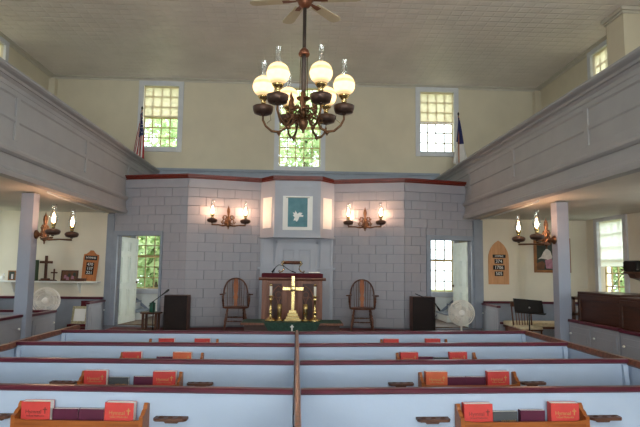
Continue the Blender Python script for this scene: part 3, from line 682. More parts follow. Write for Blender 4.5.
t = thing('organ_bench', 'low bench with long cream cushion below the arched hymn board', 'bench', (5.02, 10.4, 0))
MB().box(-.95, -.2, .56, .95, .2, .6).build('seat', 'walnut', t, .006); MB().box(-.95, -.2, .6, .95, .2, .68).build('cushion', 'cushion', t, .02)
for q in (-.9, .9): MB().box(q - .02, -.18, 0, q + .02, .18, .56).build('end_board', 'walnut', t)
struct(MB().box(3.98, 9.2, 0, 5.9, 10.3, .14).build('floor_step', 'gfloor'))
t = thing('wooden_rack', 'brown wooden rack with papers behind the post, beside the organ console', 'rack', (4.75, 8.75, 0))
MB().box(-.3, -.15, 0, -.26, .15, 1.24).box(.26, -.15, 0, .3, .15, 1.24).build('side_board', 'walnut', t); 
for z in (.6, .95, 1.2): MB().box(-.3, -.15, z, .3, .15, z + .04).build('shelf', 'walnut', t)
MB().box(-.2, -.1, .99, .2, .1, 1.09).build('papers', 'paper', t)

# ------------------------------------------------------------------ left wall shelf and things on it
SZ = 1.325
t = thing('long_shelf', 'long white wall shelf holding crosses and pictures', 'shelf', (-5.05, YF, SZ - .03))
MB().box(-1.0, -.22, 0, 1.03, 0, .03).build('board', 'whitepaint', t, .004)
for q in (-.7, .62): MB().prism([(0, 0), (0, -.22), (-.19, 0)], q - .012, q + .012, 'yz').build('bracket', 'whitepaint', t)
def cross(name, label, loc, h, wa, wd, m, steps=2, arm=.68):
    c = thing(name, label, 'cross', loc)
    z = 0
    for i in range(steps):
        hw_ = wa * .42 - i * wa * .12; MB().box(-hw_, -hw_ * .6, z, hw_, hw_ * .6, z + h * .05).build('base_step', m, c, .003); z += h * .05
    MB().box(-wd / 2, -wd * .35, z, wd / 2, wd * .35, h).build('upright', m, c, .003)
    MB().box(-wa / 2, -wd * .36, h * arm - wd / 2, wa / 2, wd * .36, h * arm + wd / 2).build('arm', m, c, .003)
    return c
cross('wooden_cross', 'large brown wooden cross on stepped base on the white shelf', (-5.1, YF - .11, SZ), .51, .25, .05, 'walnut', 2, .74)
cross('wooden_cross', 'small brown wooden cross on the white shelf', (-4.935, YF - .1, SZ), .245, .13, .028, 'walnut', 2, .68)
t = thing('picture_frame', 'brown framed group picture standing on the white shelf', 'picture', (-4.64, YF - .07, SZ))
tl = Matrix.Rotation(math.radians(-8), 4, 'X')
MB().box(-.17, -.012, 0, .17, .004, .22, mx=tl).build('frame', 'walnut', t); MB().box(-.145, -.014, .025, .145, -.012, .195, mx=tl).build('print', 'picbrown', t)
for q, z in ((-.08, .09), (0, .12), (.07, .08), (.1, .14), (-.03, .06)): MB().prism([(q - .03, z - .04), (q + .03, z - .04), (q + .02, z + .03), (q - .02, z + .03)], -.016, -.0145, mx=tl).build('figure_shape', random.choice(('picpale', 'picdark', 'picpink')), t)
t = thing('picture_frame', 'small dark gilt frame on the shelf beyond the post', 'picture', (-5.78, YF - .08, SZ))
MB().box(-.075, -.01, 0, .075, .004, .2).build('frame', 'gildframe', t); MB().box(-.055, -.012, .02, .055, -.01, .18).build('print', 'picdark', t); MB().box(-.01, -.014, .03, .03, -.012, .13).build('figure_shape', 'picpale', t)
t = thing('white_figurine', 'small white bird figurine at the far shelf end', 'figurine', (-5.95, YF - .11, SZ))
MB().sphere((0, 0, .05), .045, 12, 8, 1.1).lathe([(.04, 0), (.035, .01)], (0, 0, 0), 12).build('body', 'paper', t); MB().sphere((.02, 0, .12), .022, 10, 8).build('head', 'paper', t)
t = thing('standing_book', 'tall olive green book leaning beside the large wooden cross', 'book', (-5.3, YF - .09, SZ))
MB().box(-.075, -.12, 0, -.065, .05, .42).box(.015, -.12, 0, .025, .05, .42).box(-.075, -.125, 0, .025, -.12, .42).build('cover', 'greenbook', t); MB().box(-.064, -.118, .005, .014, .045, .41).build('page_block', 'pages', t)
t = thing('dark_box', 'low dark wooden box on shelf in front of hymn board', 'box', (-4.37, YF - .16, SZ))
MB().box(-.09, -.05, 0, .09, .05, .045).build('body', 'walnut', t, .003); MB().box(-.095, -.055, .045, .095, .055, .06).build('lid', 'walnut', t, .003)
# hymn boards
def numbers(board, rows, z0, dz, size, y):
    for i, s_ in enumerate(rows):
        w_ = size * .62 * len(s_)
        MB().box(-w_ / 2, y - .004, z0 - i * dz - size * .48, w_ / 2, y, z0 - i * dz + size * .48).build('number_slip', 'black', board)
        put('lettering', text_mesh(s_, size * .95, 'paper'), board, loc=(0, y - .005, z0 - i * dz), rot=RX90)
t = thing('hymn_board', 'scroll-topped oak hymn board leaning on the white shelf', 'hymn board', (-4.25, YF - .06, SZ + .008)); t.rotation_euler = (math.radians(-4), math.radians(2.5), 0)
MB().prism([(-.145, 0), (.145, 0), (.155, .47), (.15, .54), (.1, .55), (.06, .585), (.03, .625), (-.03, .625), (-.06, .585), (-.1, .55), (-.15, .54), (-.155, .47)], -.02, 0).build('board', 'oak', t)
MB().box(-.125, -.024, .425, .125, -.02, .515).build('heading_panel', 'black', t); put('lettering', text_mesh('HYMNS', .06, 'paper'), t, loc=(0, -.025, .47), rot=RX90)
for z in (.12, .40): MB().box(-.14, -.026, z, .14, -.02, z + .012).build('ledge', 'oak', t)
numbers(t, ['470', '137', '221'], .335, .085, .085, -.022)
t = thing('hymn_board', 'pointed-arch oak hymn board hung on the white wall', 'hymn board', (4.3, YF - .003, 1.36))
poly = [(-.22, 0), (.22, 0), (.22, .55)] + [(.22 * math.cos(a) if False else .44 * math.cos(a) - .22, .55 + .38 * math.sin(a) / math.sin(PI / 3)) for a in [PI / 3 * k / 6 for k in range(1, 7)]]
poly += [(-p[0], p[1]) for p in reversed(poly[3:-1])] + [(-.22, .55)]
MB().prism(poly, -.025, 0).build('board', 'tan', t)
MB().box(-.13, -.03, .56, .15, -.025, .63).build('heading_panel', 'black', t); put('lettering', text_mesh('HYMNS', .055, 'paper'), t, loc=(.01, -.031, .595), rot=RX90)
for z in (.13, .26, .38): MB().box(-.2, -.033, z, .2, -.025, z + .014).build('ledge', 'tan', t)
numbers(t, ['374', '1706', '505'], .485, .13, .1, -.03)
# painting
t = thing('painting', 'framed painting of pale-robed figures behind the gallery post', 'painting', (5.47, YF - .004, 1.62))
MB().box(-.4, -.035, 0, -.34, 0, .74).box(.34, -.035, 0, .4, 0, .74).box(-.34, -.035, 0, .34, 0, .06).box(-.34, -.035, .68, .34, 0, .74).build('frame', 'gildframe', t, .006)
MB().box(-.34, -.015, .06, .34, -.008, .68).build('canvas', 'picdark', t)
MB().prism([(-.32, .28), (-.24, .34), (-.19, .44), (-.12, .52), (-.04, .46), (-.0, .34), (-.04, .22), (-.12, .28), (-.24, .3)], -.019, -.016).build('pale_robe', 'picpale', t)
MB().prism([(-.16, .26), (-.02, .3), (.04, .16), (.06, .08), (-.14, .09)], -.022, -.0195).build('rose_robe', 'picpink', t)
MB().prism([(-.33, .2), (-.22, .25), (-.16, .2), (-.18, .08), (-.33, .07)], -.019, -.016).build('brown_shape', 'picbrown', t)

# framed sheet etc at left
side_chair('wooden_stool', 'dark wooden stool holding a patterned frame below the shelf', (-4.21, 11.0, 0), 0, 'velvet', False)
t = thing('patterned_frame', 'cream floral-patterned frame with a white sheet on the wooden stool', 'picture', (-4.23, 10.9, .512)); t.rotation_euler = (math.radians(-12), 0, 0)
MB().box(-.15, -.012, 0, -.11, .006, .34).box(.11, -.012, 0, .15, .006, .34).box(-.11, -.012, 0, .11, .006, .05).box(-.11, -.012, .29, .11, .006, .34).build('frame', 'ornate', t); MB().box(-.11, -.006, .05, .11, .0, .29).build('sheet', 'paper', t)
t = thing('maroon_banner', 'maroon cloth-covered board with white sheet behind patterned frame', 'banner', (-4.22, 11.33, .0))
MB().box(-.15, -.01, .0, .15, .01, .93).build('cloth', 'velvet', t); MB().box(-.1, -.013, .66, .13, -.01, .78).build('sheet', 'paper', t)
t = thing('stacked_racks', 'honey wood racks lying on pew ledge beyond the post', 'rack', (-5.0, 8.1, .9))
for i in range(3): MB().box(-.4, -.08, .07 * i, .38, .08, .07 * i + .045).build('rack_board', 'orange', t, .01)
struct(MB().box(-6.2, 7.95, .86, -4.2, 8.25, .9).build('trim_pew_ledge', 'grey'))

# ------------------------------------------------------------------ fans
def floor_fan(label, loc, hz, R, rz):
    f = thing('pedestal_fan', label, 'fan', loc, rz, None)
    MB().lathe([(.2, 0), (.2, .02), (.17, .035), (.03, .05), (.022, .07)], seg=20).build('base', 'fanwhite', f)
    MB().tube([(0, .06, .04), (0, .06, hz - .05)], .016).build('pole', 'fanwhite', f)
    X = Matrix.Rotation(PI / 2, 4, 'X')
    MB().lathe([(.02, -.16), (.07, -.15), (.08, -.07), (.06, -.03), (.02, -.02)], (0, 0, hz), 16, X).build('motor', 'fanwhite', f)
    g = MB()
    for rr, yy in ((R, 0), (R * .99, -.03), (R, .03)):
        g.tube([(rr * math.cos(2 * PI * k / 32), yy, hz + rr * math.sin(2 * PI * k / 32)) for k in range(33)], .007, 6)
    gr = g.build('cage_ring', 'fanwhite', f)
    w_ = MB()
    for k in range(60):
        a = 2 * PI * k / 60; c, s_ = math.cos(a), math.sin(a)
        w_.tube([(R * c, -.03, hz + R * s_), (R * .8 * c, -.075, hz + R * .8 * s_), (.05 * c, -.09, hz + .05 * s_)], .0042, 4)
        w_.tube([(R * c, .03, hz + R * s_), (R * .8 * c, .06, hz + R * .8 * s_), (.06 * c, .08, hz + .06 * s_)], .0042, 4)
    for q, yy in ((.35, -.085), (.6, -.082), (.8, -.075), (.93, -.05)):
        w_.tube([(R * q * math.cos(2 * PI * k / 32), yy, hz + R * q * math.sin(2 * PI * k / 32)) for k in range(33)], .004, 4)
    w_.build('cage_wires', 'fanwhite', f)['kind'] = 'stuff'
    MB().lathe([(.062, 0), (.06, .014), (.04, .022), (.0001, .024)], (0, -.088, hz), 20, X).build('badge', 'fanwhite', f)
    for k in range(3):
        a0 = 2 * PI * k / 3; pts_ = [(.03, -.3), (R * .55, -.55), (R * .9, -.35), (R * .9, .25), (R * .5, .4), (.03, .3)]
        m = Matrix.Translation((0, -.02, hz)) @ Matrix.Rotation(-a0, 4, 'Y') @ Matrix.Rotation(math.radians(18), 4, 'X')
        MB().prism([(p * math.cos(q), p * math.sin(q)) for p, q in pts_], -.003, .003, mx=m).build('blade', 'fangrey', f)
    return f
floor_fan('white pedestal fan standing below the shelf of crosses', (-4.36, 9.72, 0), 1.025, .228, math.radians(20))
floor_fan('white pedestal fan in front of the doorway by the loudspeaker', (3.15, 10.28, .44), .40, .24, math.radians(-12))

# ------------------------------------------------------------------ loudspeakers, mics, little table
for label, x, z in (('tall dark loudspeaker with walnut sides beside the small round table', -2.29, 1.1), ('tall dark loudspeaker with walnut sides beside the white floor fan', 2.49, 1.12)):
    t = thing('loudspeaker', label, 'speaker', (x, 10.66, .44), 0, None); h = z - .44
    MB().box(-.225, -.12, 0, .225, .16, h).build('cabinet', 'walnut', t, .004); MB().box(-.222, -.135, .01, .215, -.12, h - .004).build('grille', 'grille', t, .006)
t = thing('round_table', 'small brown table with slim legs and green mug beside the loudspeaker', 'table', (-2.76, 10.6, .44))
MB().lathe([(.2, .31), (.21, .315), (.21, .33), (.2, .335)], seg=24).build('top', 'walnut', t)
for k in range(4):
    a = PI / 4 + PI / 2 * k; MB().box(.17 * math.cos(a) - .02, .17 * math.sin(a) - .02, 0, .17 * math.cos(a) + .02, .17 * math.sin(a) + .02, .31).build('leg', 'walnut', t)
t['label'] = 'small brown round table with square legs beside the loudspeaker'
t = thing('green_canister', 'green enamel canister standing on the small round table', 'canister', (-2.74, 10.58, .776))
MB().lathe([(.055, 0), (.055, .15), (.05, .155)], seg=18).build('body', 'cupgreen', t); MB().lathe([(.058, .155), (.058, .175), (.02, .185), (.015, .2), (.0001, .205)], seg=18).build('lid', 'cupgreen', t)
def mic_stand(label, loc, pole_h, a, b):
    m = thing('microphone_stand', label, 'microphone', loc)
    MB().lathe([(.1, 0), (.1, .015), (.02, .03)], seg=18).build('base', 'black', m)
    MB().tube([(0, 0, .02), (0, 0, pole_h)], .009).build('pole', 'black', m)
    MB().tube([a, (0, 0, pole_h), b], .007).build('boom', 'black', m)
    d = (Vector(b) - Vector((0, 0, pole_h))).normalized()
    MB().tube([Vector(b), Vector(b) + d * .06, Vector(b) + d * .12, Vector(b) + d * .16, Vector(b) + d * .175], [.01, .012, .019, .02, .008], 10).build('microphone', 'black', m)
mic_stand('black boom microphone stand between small round table and loudspeaker', (-2.66, 10.35, .44), .56, (-.1, .05, .46), (.14, 0, .67))
mic_stand('black boom microphone stand in front of loudspeaker by the fan', (2.64, 10.35, .44), .6, (-.36, 0, .75), (.02, 0, .57))

# ------------------------------------------------------------------ windsor chairs
def turned(m, p0, p1, r=.018):
    p0, p1 = Vector(p0), Vector(p1); ts = [0, .08, .12, .2, .3, .34, .38, .55, .7, .74, .78, .9, 1]; rs = [.8, .9, 1.3, .9, 1.5, .8, 1.3, 1.5, .9, 1.4, .9, .9, .7]
    m.tube([p0.lerp(p1, q) for q in ts], [r * k for k in rs], 8); return m
def windsor(label, loc, rz):
    c = thing('windsor_chair', label, 'chair', loc, rz)
    seat = [(.25 * math.cos(a) * 1.02, .23 * math.sin(a)) for a in [2 * PI * k / 20 for k in range(20)]]
    MB().prism(seat, .42, .455, 'xy').build('seat', 'chair', c, .012)
    for sx in (-1, 1):
        turned(MB(), (sx * .16, -.14, .425), (sx * .22, -.22, 0)).build('leg', 'chair', c); turned(MB(), (sx * .15, .14, .425), (sx * .2, .24, 0)).build('leg', 'chair', c)
        turned(MB(), (sx * .19, -.18, .17), (sx * .18, .19, .17), .011).build('stretcher', 'chair', c)
        turned(MB(), (sx * .235, -.1, .45), (sx * .26, -.14, .68), .016).build('arm_post', 'chair', c)
        MB().prism([(sx * .215, .13), (sx * .24, .1), (sx * .30, -.16), (sx * .32, -.2), (sx * .27, -.22), (sx * .24, -.16), (sx * .20, .1)], .68, .705, 'xy').build('arm', 'chair', c, .006)
    for y_, z_ in ((-.03, .17), (.05, .24)): turned(MB(), (-.18, y_, z_), (.18, y_, z_), .011).build('stretcher', 'chair', c)
    bow = [(.235 * math.cos(a) if a not in () else 0, .19 + .10 * math.sin(a) * .9, .45 + (.0 if True else 0)) for a in ()]
    n = 20; bow = []
    for k in range(n + 1):
        a = PI * k / n; x = -.24 * math.cos(a) * (1.0 + .06 * math.sin(a)); z = .45 + .54 * math.sin(a) ** .55; bow.append((x, .17 + .16 * (z - .45) / .54, z))
    MB().tube(bow, .015, 8).build('bow', 'chair', c)
    yb = lambda z: .17 + .16 * (z - .45) / .54
    for x in (-.17, -.12, -.075, .075, .12, .17):
        zt = .45 + .54 * max(.05, math.sin(math.acos(min(1, abs(x) / .245)))) ** .55
        MB().tube([(x * .9, yb(.45), .45), (x, yb(zt), zt)], .0065, 6).build('spindle', 'chair', c)
    sp = [(-.035, .455), (.035, .455), (.03, .55), (.05, .62), (.03, .68), (.045, .75), (.05, .85), (.04, .93), (.045, .985), (-.045, .985), (-.04, .93), (-.05, .85), (-.045, .75), (-.03, .68), (-.05, .62), (-.03, .55)]
    sh_ = Matrix(((1, 0, 0, 0), (0, 1, .296, .17 - .296 * .45), (0, 0, 1, 0), (0, 0, 0, 1)))
    MB().prism(sp, -.006, .006, mx=sh_).build('splat', 'splat', c)
    return c
windsor('bow-back windsor armchair on the round-table side of the pulpit', (-1.165, 10.68, .44), math.radians(8))
windsor('bow-back windsor armchair on the floor-fan side of the pulpit', (1.3, 10.68, .46 - .02), math.radians(-6))

# ------------------------------------------------------------------ pulpit
PXC, PYC = -.072, 10.25
p = thing('pulpit', 'carved red-brown wooden pulpit with twin gothic arches behind the brass cross', 'pulpit', (PXC, PYC, .44))
hw, dp, ph = .555, .22, .98
MB().box(-hw, -dp, .0, hw, dp, ph).build('body', 'pulpit', p, .005)
MB().box(-hw - .02, -dp - .02, 0, hw + .02, dp + .02, .1).build('plinth', 'pulpit', p, .006)
MB().prism([(-dp - .03, ph), (-dp - .07, ph + .03), (-dp - .07, ph + .05), (dp + .04, ph + .05), (dp + .04, ph)], -hw - .06, hw + .06, 'yz').build('top_moulding', 'pulpit', p)
def gothic(cx, w_, z0, z1):
    zs = z1 - w_ * .9; o = [(cx - w_ / 2, z0), (cx + w_ / 2, z0), (cx + w_ / 2, zs)]
    for k in range(1, 6): a = PI / 3 * k / 6; o.append((cx - w_ / 2 + w_ * math.cos(a), zs + (z1 - zs) * math.sin(a) / math.sin(PI / 3)))
    o.append((cx, z1))
    for k in range(5, 0, -1): a = PI / 3 * k / 6; o.append((cx + w_ / 2 - w_ * math.cos(a), zs + (z1 - zs) * math.sin(a) / math.sin(PI / 3)))
    o.append((cx - w_ / 2, zs)); return o
for x in (-hw + .05, -.14, .14, hw - .05): MB().box(x - .05, -dp - .025, .1, x + .05, -dp, ph).build('stile', 'pulpit', p, .004)
for x in (-.25, .25):
    pn = MB().box(x - .15, -dp - .008, .15, x + .15, -dp, ph - .06).build('arch_panel', 'pulpit_dark', p)
    for q in (-.07, .07):
        ar = gothic(x + q, .12, .2, .68); MB().tube([(a, -dp - .012, b) for a, b in ar] + [(ar[0][0], -dp - .012, ar[0][1])], .009, 6).build('tracery_arch', 'pulpit', p)
    ar = gothic(x, .28, .16, .88); MB().tube([(a, -dp - .012, b) for a, b in ar] + [(ar[0][0], -dp - .012, ar[0][1])], .012, 6).build('outer_arch', 'pulpit', p)
    MB().tube([(x + .055 * math.cos(2 * PI * k / 16), -dp - .012, .72 + .055 * math.sin(2 * PI * k / 16)) for k in range(17)], .008, 6).build('tracery_circle', 'pulpit', p)
MB().box(-hw - .01, -dp - .04, ph + .05, hw + .01, dp + .0, ph + .13).build('velvet_cover', 'velvet', p, .015)
# pulpit lamp
t = thing('pulpit_lamp', 'brass reading lamp with long tubular shade on the pulpit', 'lamp', (PXC - .02, PYC + .05, .44 + ph + .131))
MB().tube([(-.16, 0, .20), (.16, 0, .20)], .032, 12).build('shade', 'chair', t)
for sx in (-1, 1):
    MB().lathe([(.03, -.17), (.033, -.165), (.033, -.155), (.03, -.15)], (0, 0, .20), 12, Matrix.Rotation(PI / 2 * sx, 4, 'Y')).build('shade_cap', 'brass', t)
    MB().tube([(sx * .165, 0, .2), (sx * .19, 0, .22), (sx * .2, 0, .19), (sx * .15, 0, .13), (sx * .14, 0, .08), (sx * .18, 0, .03), (sx * .23, 0, .012), (sx * .245, 0, .035), (sx * .225, 0, .05)], .011, 8).build('scroll_leg', 'brass', t)
t = thing('gooseneck_microphone', 'black gooseneck microphone clipped on the pulpit edge', 'microphone', (PXC - .38, PYC, .44 + ph + .131))
MB().tube([(0, 0, 0), (.03, 0, .05), (.06, 0, .11), (.12, 0, .155), (.2, 0, .14), (.3, 0, .07), (.4, 0, .02)], .006, 8).build('neck', 'black', t)
MB().tube([(-.01, 0, .012), (.045, 0, .085)], [.016, .012], 10).build('clip', 'black', t); MB().tube([(.36, 0, .04), (.44, 0, .01)], .011, 8).build('microphone', 'black', t)
t = thing('open_book', 'open book with pale pages lying on the pulpit cover', 'book', (PXC + .41, PYC, .44 + ph + .131))
MB().box(-.11, -.1, 0, .11, .1, .008).build('cover', 'wine', t); MB().box(-.105, -.095, .008, -.003, .095, .03).build('page_block', 'pages', t, .004); MB().box(.003, -.095, .008, .105, .095, .03).build('page_block', 'pages', t, .004)

# ------------------------------------------------------------------ communion table and brass
TX, TY, TZ = -.058, 9.45, .735
t = thing('communion_table', 'brown wooden communion table before the platform', 'table', (TX, TY, 0))
MB().box(-.86, -.3, TZ - .04, .86, .3, TZ).build('top', 'pulpit', t, .006); MB().box(-.8, -.25, TZ - .16, .8, .25, TZ - .04).build('apron', 'pulpit_dark', t)
for sx in (-1, 1):
    for sy in (-1, 1): MB().box(sx * .78 - .04, sy * .22 - .04, 0, sx * .78 + .04, sy * .22 + .04, TZ - .16).build('leg', 'pulpit', t, .006)
t = thing('table_cloth', 'green brocade cloth with rounded front drop and white cross on communion table', 'cloth', (TX, TY, TZ + .001))
MB().box(-.84, -.303, 0, .84, .28, .006).build('top_sheet', 'green', t)
drop = [(-.47, .006), (.47, .006), (.45, -.04), (.4, -.12), (.34, -.17), (-.34, -.17), (-.4, -.12), (-.45, -.04)]
fd = MB().prism(drop, -.309, -.303).build('front_drop', 'green', t)
MB().box(-.012, -.312, -.13, .012, -.309, -.03).box(-.03, -.3121, -.07, .03, -.309, -.05).build('embroidered_cross', 'paper', fd)
TT = TZ + .008
c = thing('brass_cross', 'tall polished brass altar cross on stepped base', 'cross', (TX + .005, TY - .02, TT))
for i, (a, b) in enumerate(((.14, .04), (.115, .045), (.09, .05), (.065, .05))):
    MB().box(-a, -a * .7, sum(q for _, q in ((.14, .04), (.115, .045), (.09, .05), (.065, .05))[:i]), a, a * .7, sum(q for _, q in ((.14, .04), (.115, .045), (.09, .05), (.065, .05))[:i + 1])).build('base_step', 'brass', c, .004)
MB().box(-.029, -.015, .18, .029, .015, .77).build('upright', 'brass', c, .004); MB().box(-.182, -.0155, .52, .182, .0155, .578).build('arm', 'brass', c, .004)
MB().lathe([(.05, 0), (.05, .012), (.03, .018)], (0, -.014, .55), 16, Matrix.Rotation(PI / 2, 4, 'X')).build('medallion', 'brass', c)
for label, dx in (('tall brass candlestick with white candle, round-table side of the altar cross', -.375), ('tall brass candlestick with white candle, floor-fan side of the altar cross', .385)):
    k = thing('candlestick', label, 'candlestick', (TX + dx, TY - .02, TT), 0, None)
    MB().lathe([(.1, 0), (.1, .015), (.075, .04), (.04, .055), (.022, .075), (.022, .12), (.036, .14), (.022, .16), (.018, .25), (.018, .34), (.04, .37), (.022, .39), (.02, .4), (.045, .415), (.045, .43)], seg=18).build('stem', 'brass', k)
    MB().lathe([(.022, .43), (.022, .6), (.02, .605)], seg=14).build('candle', 'candle', k); MB().lathe([(.026, .59), (.026, .62), (.008, .63)], seg=14).build('follower', 'brass', k)
for label, dx in (('slim brass vase, round-table side of the altar cross', -.222), ('slim brass vase, floor-fan side of the altar cross', .225)):
    k = thing('brass_vase', label, 'vase', (TX + dx, TY - .02, TT))
    MB().lathe([(.07, 0), (.07, .012), (.03, .035), (.025, .06), (.036, .1), (.04, .2), (.045, .28), (.04, .28), (.034, .2)], seg=18).build('body', 'brass', k); MB().lathe([(.046, .275), (.05, .28), (.046, .288), (.04, .285)], seg=18).build('rim', 'brass', k)

# ------------------------------------------------------------------ sconces
FONT = MB().lathe([(.014, -.06), (.024, -.05), (.014, -.035), (.045, -.045), (.088, -.032), (.106, .0), (.104, .024), (.08, .042), (.04, .052), (.024, .055)], seg=20).mesh('font', 'font')
BURN = MB().lathe([(.02, .055), (.03, .075), (.024, .09), (.038, .105), (.04, .135), (.034, .14)], seg=14).mesh('burner', 'brass')
CHIM = MB().lathe([(.038, .13), (.056, .175), (.063, .21), (.056, .25), (.036, .315), (.03, .37), (.034, .40), (.042, .412)], seg=18).mesh('chimney', 'chimney')
FLM = MB().lathe([(.0001, .135), (.014, .15), (.021, .185), (.018, .215), (.01, .25), (.004, .275), (.0001, .285)], seg=10).mesh('bulb', 'flame')
# remove end caps from the chimney so it is an open tube
def open_ends(me, seg):
    import bmesh
    b = bmesh.new(); b.from_mesh(me); bmesh.ops.delete(b, geom=[f for f in b.faces if len(f.verts) > 4], context='FACES'); b.to_mesh(me); b.free()
open_ends(CHIM, 18)
def scroll(m, c, r, sgn, turns=1.2, y=0, rad=.012):
    m.tube([(c[0] + sgn * (r * (1 - .6 * q / 14)) * math.cos(PI + 2 * PI * turns * q / 14), y, c[1] + (r * (1 - .6 * q / 14)) * math.sin(PI + 2 * PI * turns * q / 14)) for q in range(15)], rad, 6)
def sconce(label, loc, rz, out, k=1.0):
    s = thing('oil_lamp_sconce', label, 'wall lamp', loc, rz, 'two-armed sconces')
    pl = MB().lathe([(.07, 0), (.07, .015), (.05, .03), (.03, .05), (.02, .08)], (0, 0, .06), 16, Matrix.Rotation(PI / 2, 4, 'X')); pl.build('wall_plate', 'bronze', s)
    yo = -min(.13, out * .6)
    MB().tube([(0, -.05, .06), (0, yo, .04)], .018).build('stem', 'bronze', s)
    MB().lathe([(.0001, -.09), (.012, -.075), (.01, -.05), (.03, -.03), (.035, 0), (.028, .03), (.02, .06), (.034, .09), (.04, .12), (.03, .16), (.016, .19), (.026, .23), (.036, .29), (.028, .34), (.012, .37), (.0001, .42)], (0, yo, 0), 14).build('finial', 'bronze', s)
    for sg in (-1, 1):
        m = MB(); scroll(m, (sg * .085, .08), .06, -sg, y=yo); scroll(m, (sg * .075, .17), .05, -sg, y=yo); m.tube([(sg * .03, yo, .02), (sg * .09, yo, -.02), (sg * .13, yo, .01)], .012, 6); m.build('scrollwork', 'bronze', s)
        MB().tube([(sg * .03, yo, 0), (sg * .12, yo - .01, -.014), (sg * .2, (yo - out) / 2, .0), (sg * .345, -out, .0)], [.018, .016, .013, .016]).build('arm', 'bronze', s)
        f = put('lamp_font', FONT, s, loc=(sg * .335, -out, .08)); put('burner', BURN, f); put('bulb', FLM, f); put('chimney', CHIM, f)
    return s
angL = math.atan2(A[2].y - A[1].y, A[2].x - A[1].x); angR = math.atan2(A[4].y - A[3].y, A[4].x - A[3].x)
def on_wall(a, b, x): q = (x - a.x) / (b.x - a.x); return a.y + (b.y - a.y) * q
sconce('two-lamp bronze sconce on block wall above the windsor chair, round-table side', (-1.44, on_wall(A[1], A[2], -1.44) - .03, 2.5), angL, .2)
sconce('two-lamp bronze sconce on block wall above the windsor chair, floor-fan side', (1.43, on_wall(A[3], A[4], 1.43) - .03, 2.51), angR, .2)
sconce('two-lamp bronze sconce on the gallery post before the shelf of crosses', (-4.09 + .096, 8.44, 2.05), PI / 2, .40)
sconce('two-lamp bronze sconce on the gallery post before the painting', (4.13 - .096, 8.3, 2.08), -PI / 2, .43)

# ------------------------------------------------------------------ chandelier and fan
CX, CY = .045, 5.9
ch = thing('chandelier', 'six-lamp bronze oil-lamp chandelier with lit globes', 'chandelier', (CX, CY, 3.2), 0)
GZ = .49                     # globe centre above hub origin
MB().tube([(0, 0, 0), (0, 0, 1.398)], .021, 10).build('stem', 'ironrod', ch)
MB().lathe([(.02, .93), (.05, .9), (.065, .86), (.06, .84), (.03, .845), (.02, .86)], seg=20).build('dome', 'copper', ch)
MB().lathe([(.0001, -.06), (.012, -.05), (.01, -.03), (.035, 0), (.05, .03), (.06, .07), (.045, .11), (.025, .14), (.03, .2), (.045, .23), (.03, .26), (.022, .3), (.075, .335), (.08, .35), (.03, .365), (.028, .4), (.02, .45)], seg=20).build('hub', 'bronze', ch)
MB().lathe([(.022, .4), (.03, .45), (.028, .8), (.018, .85)], seg=12).build('column', 'ironrod', ch)
for k in range(4):
    a = PI / 4 + PI / 2 * k; MB().tube([(.055 * math.cos(a), .055 * math.sin(a), .85), (.06 * math.cos(a), .06 * math.sin(a), .35)], .005, 6).build('pull_rod', 'bronze', ch)
gf = MB().lathe([(.03, .065), (.045, .055), (.06, .075), (.06, .1)], seg=16).mesh('burner', 'brass')
GLOB = MB().sphere((0, 0, 0), .122, 24, 16).mesh('globe', 'globe')
CFONT = MB().lathe([(.012, -.07), (.03, -.06), (.02, -.05), (.06, -.06), (.1, -.045), (.112, -.01), (.118, .03), (.108, .036), (.06, .05), (.025, .06)], seg=20).mesh('font', 'font')
CBURN = MB().lathe([(.022, .06), (.03, .08), (.025, .1), (.045, .12), (.06, .14), (.065, .155)], seg=16).mesh('burner', 'brass')
CCH = MB().lathe([(.034, 0), (.03, .05), (.03, .165), (.033, .18)], seg=16).mesh('chimney', 'chimney'); open_ends(CCH, 16)
for k in range(6):
    a = math.radians(-7 + 60 * k); c, s_ = math.cos(a), math.sin(a); R = .455
    P = lambda r, z: (r * c, r * s_, z)
    arm = MB().tube([P(.03, .1), P(.09, .14), P(.15, .1), P(.2, .0), P(.27, -.04), P(.35, -.03), P(.42, .03), P(R, .1), P(R, .17)], [.014, .013, .013, .014, .016, .014, .013, .013, .012], 8).build('arm', 'bronze', ch)
    MB().tube([P(.27, -.04), P(.27, -.085)], [.016, .005], 6).sphere(P(.27, -.05), .024, 8, 6).build('arm_pendant', 'bronze', arm)
    sc = MB()
    for rr, zz, q in ((.12, .2, .05), (.19, .09, .04)):
        sc.tube([P(rr + q * (1 - .6 * j / 12) * math.cos(2.4 * PI * j / 12 + 2), zz + q * (1 - .6 * j / 12) * math.sin(2.4 * PI * j / 12 + 2)) for j in range(13)], .009, 6)
    sc.build('scrollwork', 'bronze', arm)
    f = put('lamp_font', CFONT, ch, loc=P(R, .22)); put('burner', CBURN, f); put('globe', GLOB, f, loc=(0, 0, GZ - .22)); put('chimney', CCH, f, loc=(0, 0, GZ - .22 + .115))
    MB().tube([P(R * .9, .06), P(R * .8, .1), P(R * .82, .2), P(R * .88, .25)], .004, 5).build('wire', 'brass', arm)
for k in range(6):
    a = math.radians(23 + 60 * k); c, s_ = math.cos(a), math.sin(a)
    m = MB(); m.lathe([(.0001, -.06), (.02, -.03), (.012, 0), (.026, .04), (.022, .09), (.01, .12), (.018, .15), (.0001, .2)], (.15 * c, .15 * s_, .2), 8)
    m.tube([(.04 * c, .04 * s_, .12), (.1 * c, .1 * s_, .1), (.15 * c, .15 * s_, .15)], .01, 6); m.build('leaf_finial', 'bronze', ch)
MB().tube([(.15 * math.cos(2 * PI * k / 24), .15 * math.sin(2 * PI * k / 24), .19) for k in range(25)], .012, 6).build('hub_ring', 'bronze', ch)
cf = thing('ceiling_fan', 'six-bladed cream ceiling fan above the chandelier', 'fan', (CX, 5.89, 4.67))
